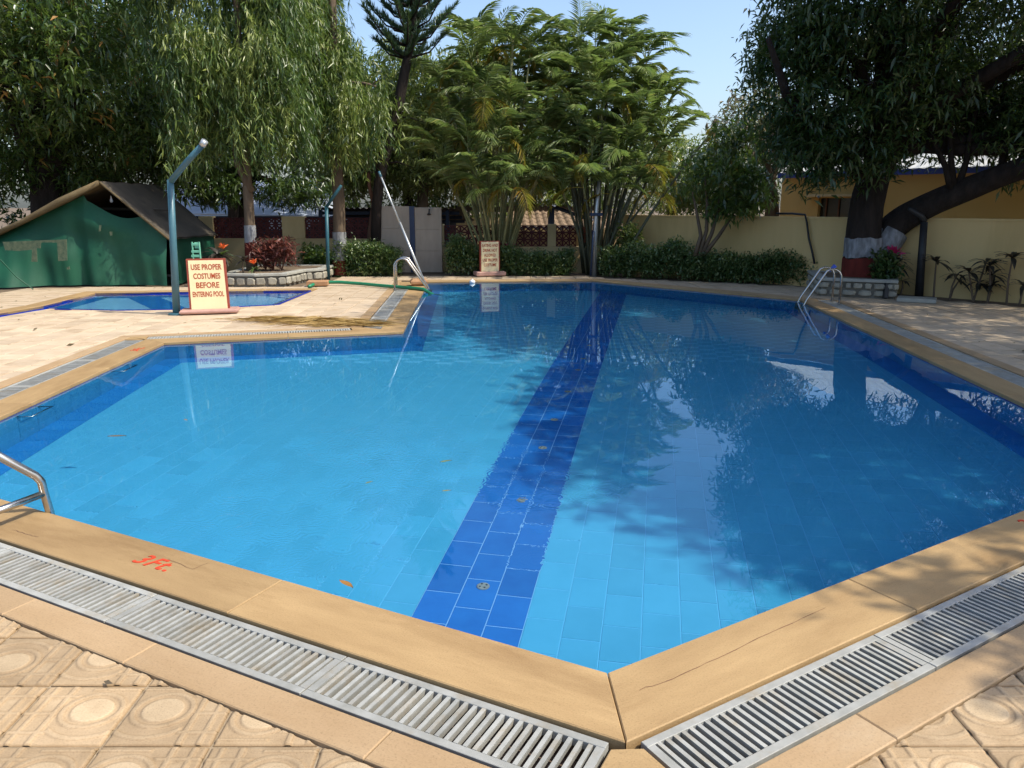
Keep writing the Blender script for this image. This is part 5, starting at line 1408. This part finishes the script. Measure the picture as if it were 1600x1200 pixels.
weeper('weeping tree with white and red banded trunk in the left stone planter', b_, tt, 0.12,
       [((-6.35, 16.6, 4.5), (0.95, 1.0, 1.0), 322), ((-5.1, 16.8, 5.5), (1.0, 1.1, 1.2), 350), ((-6.4, 16.9, 6.4), (1.2, 1.2, 1.3), 350), ((-5.0, 16.6, 3.75), (0.7, 0.75, 0.65), 182), ((-5.6, 16.7, 8.0), (1.2, 1.2, 1.4), 294), ((-6.45, 16.4, 3.35), (0.5, 0.6, 0.5), 112), ((-4.75, 16.5, 4.6), (0.6, 0.7, 0.6), 125)],
       [(0.2, 0.62, 'oxide'), (0.62, 1.0, 'lime')], extra=[([at(393, 300, Yw), at(372, 258, Yw - .1), at(362, 200, Yw - .2)], [0.09, 0.07, 0.05])])
Yw2 = 18.2
b2_ = at(532, 428, Yw2); b2_.z = 0.0; tt2 = at(528, 150, Yw2); tt2.z = 7.2
weeper('weeping tree with pale washed trunk base behind the slim teal pole', b2_, tt2, 0.155,
       [((-3.75, 18.1, 3.75), (0.95, 0.9, 0.6), 266), ((-4.6, 18.2, 5.6), (0.8, 0.9, 1.0), 266), ((-3.0, 18.0, 4.15), (0.55, 0.6, 0.45), 125), ((-4.6, 18.2, 7.2), (0.85, 1.0, 1.3), 251), ((-4.75, 18.2, 4.0), (0.6, 0.7, 0.7), 125), ((-4.5, 18.2, 9.0), (0.7, 0.8, 1.1), 154), ((-4.0, 18.1, 4.9), (0.45, 0.5, 0.5), 84)],
       [(0.02, 0.35, 'oxide'), (0.35, 1.0, 'lime')])
# slim reddish tree and the leaning conifer
Yc = 19.0
cb_ = at(586, 400, Yc); cb_.z = 0
con = thing('conifer', 'leaning conifer with dark crooked trunk and upswept whorled branches above the shower wall', 'tree', cb_, TREES)
tp_ = [cb_, at(588, 330, Yc), at(592, 285, Yc), at(606, 220, Yc), at(622, 165, Yc), at(634, 105, Yc), at(644, 50, Yc), at(652, -30, Yc), at(655, -110, Yc)]
mb = MB().tube(tp_, [0.13, 0.12, 0.12, 0.14, 0.13, 0.11, 0.09, 0.06, 0.02], 10)
prt = []
for w in range(11):
    f = w / 10; py = 92 - 200 * f; base_p = at(634 + 20 * f, py, Yc); Lb = 1.15 * (1 - 0.55 * f) * (0.8 + 0.35 * ((w * 7) % 3) / 2)
    for k in range(6):
        a_ = 2 * math.pi * k / 6 + w * 0.7; Lk = Lb * rnd.uniform(0.7, 1.1)
        e = base_p + Vector((math.cos(a_) * Lk, math.sin(a_) * Lk, Lk * 0.62))
        md = base_p.lerp(e, 0.55) - Vector((0, 0, 0.20 * Lk))
        mb.tube([base_p, md, e], [0.03, 0.02, 0.008], 5)
        nn = 330; t_ = rng.random(nn) ** 0.8
        P = np.array([V3(base_p * (1 - x) * (1 - x) + md * 2 * x * (1 - x) + e * x * x) for x in t_])
        dv = V3((e - base_p).normalized()); Dd = dv * 0.55 + unit(nn) * 0.75; Dd[:, 2] += 0.55
        V, Fa = leaves(P, Dd, 0.14 * (0.7 + 0.6 * rng.random(nn)), 0.13, 0.1, -0.15)
        prt.append((V, Fa, np.repeat(np.clip(rng.normal(0.45, 0.25, nn), 0, 1), 4)))
for (py, px0, sgn) in ((240, 602, -1), (255, 600, 1), (205, 611, -1), (185, 616, 1), (270, 596, -1)):
    s0 = at(px0, py, Yc); mb.tube([s0, s0 + Vector((sgn * 0.35, -0.1, 0.02)), s0 + Vector((sgn * 0.75, -0.2, -0.12))], [0.03, 0.02, 0.006], 5)
mb.build('trunk', M['bark'], con, True)
foliage('crown', prt, M['conifer'], con)
rt = thing('slim_tree', 'slim tree with reddish trunk in front of the maroon screen', 'tree', (at(578, 400, 19.2).x, 19.2, 0), TREES)
rb = at(577, 405, 19.2); rb.z = 0
MB().tube([rb, at(580, 360, 19.2), at(587, 310, 19.2), at(592, 260, 19.2), at(600, 200, 19.3)], [0.10, 0.09, 0.085, 0.07, 0.05], 8).tube([at(585, 325, 19.2), at(577, 290, 19.2), at(575, 240, 19.2)], [0.06, 0.05, 0.03], 6).build('trunk', M['bark_red'], rt, True)
foliage('crown', [rosettes(clump_points([((X(600, 19.3), 19.4, 3.4), (1.1, 1.0, 1.0), 230), ((X(650, 19.5), 19.9, 4.0), (1.0, 0.9, 1.0), 180)], -0.2), 12, 0.17, 0.26)], M['olive_leaf'], rt)
# trees behind, filling the back
def back_tree(label, x, y, z, rx, rz, n, mat, L=0.24, gap=-0.3, bark='bark', name='bushy_tree'):
    tree(label, (x, y, 0), [(x, y, -0.03), (x + 0.1, y, z * 0.35), (x, y, z * 0.6)], [0.25, 0.2, 0.14],
         [((x - rx * 0.35, y, z), (rx * 0.75, 1.8, rz), n // 2), ((x + rx * 0.4, y + 0.5, z - rz * 0.25), (rx * 0.7, 1.8, rz * 0.85), n // 2)], M[mat], M[bark], 13, L, 0.27, gap=gap, name=name, twigs=5)
back_tree('tall dark tree filling the back behind the left mango', -17.0, 25, 5.5, 5.0, 4.5, 1500, 'mango_dark', 0.28)
back_tree('dark tree in the back between the two weeping trees', -9.6, 27, 6.2, 4.4, 3.8, 1500, 'mango_dark', 0.26)
back_tree('mid green tree in the back behind the conifer', -4.0, 30, 4.0, 4.2, 2.8, 1000, 'mango', 0.28)
back_tree('mid green tree in the back behind the pale palm clump', 0.6, 30, 3.6, 3.4, 3.2, 1000, 'olive_leaf', 0.28)
back_tree('feathery light green tree in the gap right of the dark palm clump', 5.4, 27, 2.9, 2.4, 1.7, 650, 'olive_leaf', 0.2, -0.1)
back_tree('greyish brown half dry tree between palms and mango', 7.1, 21.8, 3.7, 1.5, 1.15, 430, 'dry_leaf', 0.17, -0.15, 'bark_grey')
back_tree('dark green tree in the back right of the house roof', 17.5, 24, 4.6, 4.0, 2.4, 900, 'mango', 0.26)
back_tree('small dark tree over the boundary wall beside the house corner', 6.0, 22.5, 2.4, 1.5, 1.1, 420, 'mango', 0.18, -0.2)
# multi-stemmed shrub tree before the wall
sb = thing('shrub_tree', 'small multi stemmed tree growing out of the hedge against the yellow wall', 'tree', (X(1090, 16.9), 16.9, 0), TREES)
mb = MB()
for (x0, pts_) in enumerate(([(1086, 400), (1095, 368), (1090, 340), (1082, 300)], [(1095, 400), (1112, 365), (1122, 330), (1125, 280)], [(1098, 400), (1122, 370), (1142, 340), (1165, 300)], [(1092, 400), (1104, 360), (1105, 320), (1100, 260)])):
    mb.tube([at(a_, b_, 16.9) for a_, b_ in pts_], [0.05, 0.04, 0.032, 0.015], 6)
mb.build('trunk', M['bark_grey'], sb, True)
foliage('crown', [rosettes(clump_points([((X(1110, 16.9), 16.9, zat(270, 16.9)), (0.7, 0.8, 0.55), 85), ((X(1165, 16.9), 16.9, zat(285, 16.9)), (0.65, 0.8, 0.6), 95), ((X(1150, 16.9), 16.9, zat(322, 16.9)), (0.75, 0.7, 0.28), 45), ((X(1140, 17), 17, zat(225, 17)), (0.6, 0.7, 0.5), 60)], 0.0), 12, 0.16, 0.34)], M['mango'], sb)

# ------------------------------------------------------------------ palms
def frond_mesh(L, arch, mat, n=20, wl=0.44):
    """feather leaf: midrib curve out along +X rising then drooping, leaflets in a V to both sides"""
    pts = []
    for i in range(13):
        t_ = i / 12; pts.append(Vector((L * (t_ - 0.16 * t_ * t_), 0, L * (0.62 * t_ - arch * t_ * t_))))
    mb = MB().tube(pts, [0.014 * (1 - 0.85 * i / 12) + 0.002 for i in range(13)], 4)
    Vb = np.array(mb.v); fb_ = []
    for f in mb.f:
        if len(f) == 4: fb_ += [(f[0], f[1], f[2]), (f[0], f[2], f[3])]
    P = []; Dv = []; Ls = []
    for i in range(n):
        t_ = 0.2 + 0.8 * i / (n - 1); k = min(11, int(t_ * 12)); p = pts[k].lerp(pts[k + 1], t_ * 12 - k); tg = (pts[k + 1] - pts[k]).normalized()
        for s_ in (-1, 1):
            P.append(p); d = tg * (0.5 + 0.45 * t_) + Vector((rnd.uniform(-.12, .12), s_ * rnd.uniform(0.7, 0.95), 0.16 - 0.45 * t_ + rnd.uniform(-.12, .12)))
            Dv.append(d); Ls.append(wl * L / 1.8 * math.sin(math.pi * (0.14 + 0.8 * t_)) ** 0.7)
    P, Dv = np.array(P), np.array(Dv)
    V, Fa = leaves(P, Dv, np.array(Ls) * (0.8 + 0.4 * rng.random(len(P))), 0.062, 0.3, 0.34)
    tint = np.concatenate([np.full(len(Vb), 0.6), np.repeat(np.clip(rng.normal(0.5, 0.15, len(P)), 0, 1), 4)])
    Va = np.concatenate([Vb, V]); Fall = np.concatenate([np.array(fb_, np.int32), Fa + len(Vb)])
    o = np_mesh('frond', Va, Fall, mat, None, tint); me = o.data; bpy.data.objects.remove(o); return me
FR = [frond_mesh(rnd.uniform(1.45, 1.9), rnd.uniform(0.45, 0.85), M['palm']) for _ in range(8)]
FRY = [frond_mesh(1.5, 0.8, M['palm_yellow']) for _ in range(2)]
def palm_stem(root, base, top, r0, mat, nf, scale=1.0, yellow=0.06, lean=0.1):
    base, top = Vector(base), Vector(top)
    mid = base.lerp(top, 0.5) + Vector(((top.x - base.x) * -0.10, 0, 0.1))
    pts = [base * (1 - t_) ** 2 + mid * 2 * t_ * (1 - t_) + top * t_ * t_ for t_ in [i / 7 for i in range(8)]]
    stem = MB().tube(pts, taper(r0, r0 * 0.7, 8), 8).build('stem', mat, root, True)
    sh_ = MB().tube([top - Vector((0, 0, 0.02)), top + (pts[-1] - pts[-2]).normalized() * 0.45 * scale], [r0 * 0.95, r0 * 0.4], 8).build('crown_shaft', M['cane'], stem, True)
    w = wloc(stem); tp2 = top + (pts[-1] - pts[-2]).normalized() * 0.3 * scale
    a0 = rnd.uniform(0, 6.28)
    for k in range(nf):
        yl = rnd.random() < yellow
        me = rnd.choice(FRY if yl else FR)
        el = rnd.uniform(-0.95, -0.30) if k > 2 else rnd.uniform(-1.2, -0.85)
        if yl: el = 0.25
        o = link('frond', me, stem, tp2 - w, (rnd.uniform(-0.25, 0.25), el + 0.18, a0 + k * 2.4 + rnd.uniform(-0.25, 0.25)))
        s_ = scale * rnd.uniform(0.8, 1.12); o.scale = (s_, s_, s_)
def palm_clump(label, bpx, bpy, Y, tops, mat, nf, r0, spread, group='areca palms behind the pool', scale=1.0, yellow=0.05):
    b = at(bpx, bpy, Y); b.z = 0
    root = thing('palm_clump', label, 'palm', b, group)
    for (px, py, dy) in tops:
        t_ = at(px, py + 44, Y + dy); a_ = (px - bpx) / 130
        palm_stem(root, (b.x + a_ * spread + rnd.uniform(-.12, .12), b.y + dy * 0.25 + rnd.uniform(-.15, .15), -0.03), t_, r0 * rnd.uniform(0.8, 1.15), mat, nf, scale, yellow)
    return root
palm_clump('sunlit areca palm clump with many pale canes behind the far notice board', 775, 425, 19.1,
           [(702, 175, 0.2), (722, 118, 0.6), (738, 70, 0.0), (758, 130, -0.6), (772, 52, 0.4), (792, 150, -0.7), (806, 95, 0.2), (826, 60, -0.2), (848, 100, 0.5), (842, 175, -0.6), (866, 130, 0.1), (735, 205, -0.7), (775, 190, -0.9), (812, 215, -0.8), (852, 215, -0.5), (790, 90, 0.9), (712, 260, -0.4), (748, 250, -0.9), (800, 265, -0.9), (832, 250, -0.7), (768, 285, -0.8), (820, 180, 0.5), (886, 95, 0.9), (755, 95, 1.0), (698, 225, -0.3), (728, 160, 0.8), (815, 140, 0.8), (850, 70, 0.9), (745, 40, 0.7), (800, 45, -0.4), (700, 110, 0.5)], M['cane'], 10, 0.034, 0.42, scale=0.80, yellow=0.09)
palm_clump('shaded areca palm clump with dark crowded canes behind the floodlight pole', 925, 424, 18.9,
           [(868, 110, 0.5), (892, 75, 0.3), (912, 100, -0.3), (930, 55, 0.6), (950, 90, 0.0), (975, 75, 0.4), (985, 110, 0.1), (1006, 70, 0.5), (1018, 135, 0.2), (1030, 172, 0.0), (905, 170, -0.6), (940, 150, -0.7), (972, 160, -0.5), (1005, 170, -0.4), (1030, 205, -0.2), (890, 225, -0.5), (925, 215, -0.8), (965, 225, -0.7), (880, 160, 0.8), (1000, 230, -0.6), (915, 130, 0.9), (905, 45, 0.2), (955, 50, 0.9), (1010, 130, 0.9), (935, 120, -0.3), (985, 185, 0.2), (960, 120, 0.9), (990, 140, 0.8), (940, 185, 0.5), (885, 270, -0.6), (915, 265, -0.9), (950, 275, -0.8), (985, 265, -0.6), (1010, 270, -0.3), (965, 200, 0.8), (900, 150, 1.0), (900, 200, 0.6)], M['cane_dark'], 9, 0.036, 0.40, scale=0.80, yellow=0.09)
lb_ = at(962, 398, 18.3); lb_.z = 0.0
lpm = thing('leaning_palm', 'single long palm stem leaning right with small yellow orange fronds', 'palm', lb_, 'areca palms behind the pool')
palm_stem(lpm, lb_, at(1108, 212, 18.0), 0.036, M['cane_dark'], 5, 0.55, 0.7)

# ------------------------------------------------------------------ hedges and small plants
def hedge(label, poly_pts, h, depth, n, mat='bush', L=0.075, bumps=(), group='clipped hedges along the far edge', name='hedge'):
    """leaf-clad hedge along a line of ground points; bumps = (x share, extra height)"""
    pts = [Vector(p) for p in poly_pts]; tot = sum((b - a).length for a, b in zip(pts, pts[1:]))
    c = sum(pts, Vector((0, 0))) / len(pts)
    root = thing(name, label, 'hedge', (c.x, c.y, 0), group)
    u = rng.random(n); P = np.zeros((n, 3))
    segs = []; acc = 0
    for a, b in zip(pts, pts[1:]): segs.append((acc / tot, (acc + (b - a).length) / tot, a, b)); acc += (b - a).length
    for (s0, s1, a, b) in segs:
        m_ = (u >= s0) & (u <= s1); t_ = (u[m_] - s0) / (s1 - s0)
        d = (b - a).normalized(); nn = Vector((-d.y, d.x))
        off = (rng.random(m_.sum()) ** 1.5) * depth
        P[m_, 0] = a.x + (b.x - a.x) * t_ + nn.x * off; P[m_, 1] = a.y + (b.y - a.y) * t_ + nn.y * off
    H_ = h * (0.9 + 0.12 * np.sin(u * tot * 3.1 + 1.3) + 0.08 * np.sin(u * tot * 7.7))
    for (bs_, bh, bw) in bumps: H_ = H_ + bh * np.exp(-((u - bs_) / bw) ** 2)
    zz = rng.random(n) ** 0.65
    P[:, 2] = H_ * zz
    sp = rng.random(n) < 0.06; P[sp, 2] = H_[sp] * (1.0 + 0.16 * rng.random(sp.sum()))
    V, Fa, T = rosettes(P, 9, L, 0.42, 0.05, down=-0.15, droop=0.1)
    foliage('foliage', [(V, Fa, T)], M[mat], root)
    mb = MB()
    for k in range(int(tot * 5)):
        f = rnd.random(); s_ = [s for s in segs if s[0] <= f <= s[1]][0]; a, b = s_[2], s_[3]; p = a.lerp(b, (f - s_[0]) / (s_[1] - s_[0])); d = (b - a).normalized()
        p = p + Vector((-d.y, d.x)) * depth * rnd.uniform(0.25, 0.8)
        mb.tube([(p.x, p.y, -0.03), (p.x + rnd.uniform(-.1, .1), p.y, h * 0.5), (p.x + rnd.uniform(-.2, .2), p.y + rnd.uniform(-.1, .1), h * 0.92)], [0.014, 0.01, 0.005], 4)
    mb.build('stems', M['bark_grey'], root)['kind'] = 'stuff'
    return root
g = lambda px, py: gp(px, py).xy
hedge('broad round topped green hedge right of the slim teal pole', [g(524, 431), g(560, 431), g(622, 431)], 0.62, 0.7, 1500, bumps=((0.55, 0.14, 0.3),))
hedge('low bright green bush left of the slim teal pole on the planter', [g(472, 424), g(508, 428)], 0.50, 0.5, 420, 'mango', 0.10)
hedge('dark rounded hedge between shower wall and far notice board', [g(700, 430), g(746, 430)], 0.66, 0.6, 620, bumps=((0.5, 0.1, 0.4),))
hedge('pale green hedge right of the far notice board', [g(783, 430), g(840, 430), g(898, 429)], 0.52, 0.6, 1250)
hedge('long dark hedge along the foot of the yellow boundary wall', [g(936, 431), g(1000, 434), g(1100, 439), g(1200, 443), g(1284, 446)], 0.50, 0.75, 3500, bumps=((0.16, 0.28, 0.05), (0.33, 0.30, 0.09), (0.62, 0.12, 0.06), (0.8, 0.1, 0.05)))
hedge('small bright bush at the foot of the dark palm clump', [g(962, 428), g(984, 430)], 1.0, 0.4, 160, 'olive_leaf', 0.12, name='bush', group=None)
# strap leaved plants (dracaena and cordyline)
def rosette_plant(label, base, h, nl, L, mat, n_heads=1, stem_r=0.016, name='dracaena', group=None, cat='plant', W=0.12, flower=None):
    root = thing(name, label, cat, base, group)
    b = Vector(base)
    for k in range(n_heads):
        t_ = b + Vector((rnd.uniform(-.1, .1) * (n_heads > 1) * 2 + rnd.uniform(-.04, .04), rnd.uniform(-.05, .05), h * (1 - 0.28 * k)))
        MB().tube([b + Vector((0, 0, -0.03)), b.lerp(t_, 0.5) + Vector((rnd.uniform(-.03, .03), 0, 0)), t_], [stem_r, stem_r * 0.8, stem_r * 0.6], 6).build('stem', M['bark_grey'], root)
        for q in range(nl):
            a_ = q * 2.4 + rnd.uniform(-.2, .2); el = rnd.uniform(-0.15, 1.2)
            pv = []
            for i in range(5):
                f = i / 4; rr = L * f * math.cos(el * (1 - 0.4 * f)); zz = L * (math.sin(el) * f - 0.55 * f * f)
                pv.append(Vector((math.cos(a_) * rr, math.sin(a_) * rr, zz)) + t_)
            sd = Vector((-math.sin(a_), math.cos(a_), 0)); ws = [0.3, 0.9, 1.0, 0.6, 0.02]
            vs = []
            for i in range(5): vs += [pv[i] - sd * L * W * ws[i] + Vector((0, 0, .15 * L * W)), pv[i], pv[i] + sd * L * W * ws[i] + Vector((0, 0, .15 * L * W))]
            fs = []
            for i in range(4):
                for j in range(2): o = i * 3 + j; fs.append((o, o + 1, o + 4, o + 3))
            off = wloc(root); me = bpy.data.meshes.new('leaf'); me.from_pydata([tuple(v - off) for v in vs], [], fs); me.materials.append(mat)
            at_ = me.attributes.new('tint', 'FLOAT', 'POINT'); at_.data.foreach_set('value', [rnd.random()] * 15)
            link('leaf', me, root)
    if flower:
        fz = b + Vector((0, 0, h + flower[1])); P = np.array([V3(fz)] * 14); Dd = unit(14); Dd[:, 2] = np.abs(Dd[:, 2]) + 0.3
        V, Fa = leaves(P, Dd, np.full(14, flower[2]), 0.3); foliage('flower', [(V, Fa, np.repeat(rng.random(14), 4))], M[flower[0]], root)
    return root
DG = 'dracaenas along the shaded boundary wall'
for (px, py, h, nl, L, heads, lab) in ((1418, 455, 0.24, 7, 0.24, 1, 'tiny dracaena just left of the black lamp pole by the wall'), (1470, 465, 0.62, 13, 0.33, 1, 'upright dracaena first right of the black lamp pole'), (1495, 466, 0.42, 9, 0.28, 2, 'short drooping dracaena second right of the black lamp pole'),
                                       (1532, 467, 0.66, 11, 0.30, 3, 'tall forked dracaena third right of the black lamp pole'), (1554, 468, 0.60, 12, 0.30, 3, 'bushy many headed dracaena fourth right of the black lamp pole'), (1584, 474, 0.74, 13, 0.34, 1, 'tallest single stem dracaena near the right picture edge'), (1604, 474, 0.30, 9, 0.28, 1, 'low dracaena cut by the right picture edge')):
    p0 = on_wall(px, 460) + Vector((nW.x, nW.y, 0)) * 0.28; p0.z = 0.0; rosette_plant(lab, p0, h, nl, L, M['dark_strap'], heads, 0.02, group=DG)
p0 = at(1392, 432, 14.2); p0.z = 0.28
rosette_plant('dark leafy plant with a pink flower at the foot of the mango trunk', p0, 0.36, 16, 0.34, M['dark_strap'], 2, 0.02, 'flowering_plant', flower=('pink_leaf', 0.08, 0.24))
hedge('scrubby dark undergrowth on the mango planter right of the trunk', [at(1372, 436, 13.9).xy, at(1400, 436, 13.9).xy], 0.62, 0.3, 130, 'mango_dark', 0.11, name='undergrowth', group=None)
p0 = at(786, 395, 18.9); p0.z = 0
rosette_plant('pink leaved cordyline just right of the far notice board', p0, 0.62, 13, 0.36, M['pink_leaf'], 1, 0.02, 'cordyline')
p0 = at(330, 420, 15.9); p0.z = 0.0
rosette_plant('dark maroon leaved bush between tent and planter', p0, 0.62, 20, 0.36, M['dark_strap'], 3, 0.02, 'maroon_bush', W=0.16)
p0 = at(352, 430, 15.8); p0.z = 0.0
rosette_plant('canna with one orange red flower behind the costume board', p0, 0.62, 6, 0.26, M['bush'], 1, 0.014, 'canna', flower=('orange_flower', 0.12, 0.17))
p0 = at(380, 425, 16.0); p0.z = 0.26
rosette_plant('dark spiky plant left of the banded trunk in the planter', p0, 0.22, 12, 0.30, M['dark_strap'], 1, 0.02)
for (px, py, hh, lab) in ((415, 420, 0.55, 'reddish croton bush right of the banded trunk'), (440, 420, 0.58, 'taller reddish croton bush at the right end of the planter')):
    p0 = at(px, py, 16.6); cr = thing('croton_bush', lab, 'bush', (p0.x, p0.y, 0.26), 'croton bushes in the left planter')
    mb = MB()
    for k in range(9): mb.tube([(p0.x, p0.y, 0.24), (p0.x + rnd.uniform(-.12, .12), p0.y + rnd.uniform(-.1, .1), 0.26 + hh * 0.5), (p0.x + rnd.uniform(-.28, .28), p0.y + rnd.uniform(-.2, .2), 0.26 + hh)], [0.012, 0.009, 0.005], 4)
    mb.build('stems', M['bark_red'], cr)['kind'] = 'stuff'
    foliage('foliage', [rosettes(clump_points([((p0.x, p0.y, 0.26 + hh * 0.62), (0.3, 0.25, hh * 0.5), 60)], -0.5), 9, 0.16, 0.24, 0.06, -0.2)], M['croton'], cr)
p0 = at(398, 433, 15.9); p0.z = 0.28
rosette_plant('small bromeliad with orange flower spikes at the foot of the banded trunk', p0, 0.05, 10, 0.16, M['bush'], 1, 0.02, 'bromeliad', flower=('orange_flower', 0.1, 0.16))
# dry palm fronds and straw swept together on the deck
ln = []
for (px, py, n_, sx, sy) in ((440, 500, 260, 0.55, 0.10), (500, 503, 320, 0.6, 0.14), (545, 507, 240, 0.4, 0.10)):
    c = gp(px, py); n = n_; P = np.stack([c.x + rng.normal(size=n) * sx * 0.6, c.y + rng.normal(size=n) * sy, 0.004 + rng.random(n) * 0.03], 1)
    Dd = np.stack([np.sign(rng.normal(size=n)) * (1 + 0.2 * rng.random(n)), rng.normal(size=n) * 0.3 - 0.15, rng.normal(size=n) * 0.04], 1)
    V, Fa = leaves(P, Dd, 0.16 + 0.28 * rng.random(n), 0.05, 0.3, 0.02); ln.append((V, Fa, np.repeat(rng.random(n), 4)))
sr = thing('dry_frond', 'dry brown palm frond debris on the sunny paving by the inner pool corner', 'dry frond', gp(500, 503)); foliage('leaflets', ln, M['straw'], sr)
MB().tube([gp(392, 497) + Vector((0, 0, .02)), gp(470, 498) + Vector((0, 0, .03)), gp(560, 508) + Vector((0, 0, .015))], [0.01, 0.008, 0.004], 5).build('midrib', M['terracotta'], sr)
# fallen leaves on the water and the coping
LG = 'fallen leaves drifting on the pool'
for (px, py, s_, mk, lab) in ((541, 915, 0.055, 'palm_yellow', 'yellow green leaf floating near the front coping'), (183, 683, 0.07, 'dry_leaf', 'brown stick like leaf floating in the left of the pool'), (290, 657, 0.03, 'palm_yellow', 'tiny yellow leaf floating left of centre'), (577, 755, 0.03, 'palm_yellow', 'tiny yellow leaf among the ripples'), (697, 722, 0.045, 'palm_yellow', 'pale leaf floating among the ripples left of the lane'), (698, 768, 0.03, 'palm_yellow', 'tiny leaf floating just left of the lane')):
    p0 = gp(px, py, WZ)
    a_ = rnd.uniform(-0.9, 0.9); mb = MB(); n_ = 6; vs = []; fs = []
    for i in range(n_ + 1):                              # pointed leaf with a bent midrib
        f = i / n_; w_ = s_ * 0.26 * math.sin(math.pi * min(0.999, f ** 0.8 + 0.001)); x = (f - 0.5) * s_ * 1.9; y = 0.12 * s_ * math.sin(math.pi * f)
        for sd in (-1, 0, 1):
            xx, yy = x, y + sd * w_
            vs.append((p0.x + xx * math.cos(a_) - yy * math.sin(a_), p0.y + xx * math.sin(a_) + yy * math.cos(a_), WZ + 0.004 + (0.06 * s_ if sd else 0) + 0.15 * s_ * (f - 0.5) ** 2))
    for i in range(n_):
        for j in range(2): q = 3 * i + j; fs.append((q, q + 1, q + 4, q + 3))
    o = mb.add(vs, fs).build('floating_leaf', M[mk], None, True, origin=p0)
    o.data.attributes.new('tint', 'FLOAT', 'POINT').data.foreach_set('value', [rnd.random()] * len(vs))
    tag(o, lab, 'leaf', LG)

# small leaf litter blown over the paving
n = 420
P = np.stack([rng.uniform(-9.2, 9.0, n), rng.uniform(1.6, 17.5, n), np.full(n, -0.006)], 1)
P = P[[inside((p[0], p[1]), DECK) and not inside((p[0], p[1]), O_STR) and not inside((p[0], p[1]), O_KID) for p in P]]
n = len(P); Dd = unit(n); Dd[:, 2] = 0.06 + 0.1 * np.abs(Dd[:, 2])
V, Fa = leaves(P, Dd, 0.03 + 0.07 * rng.random(n) ** 2, 0.35, 0.3, 0.0)
np_mesh('leaf_litter', V, Fa, M['dry_leaf'], None, np.repeat(rng.random(n), 4))['kind'] = 'stuff'
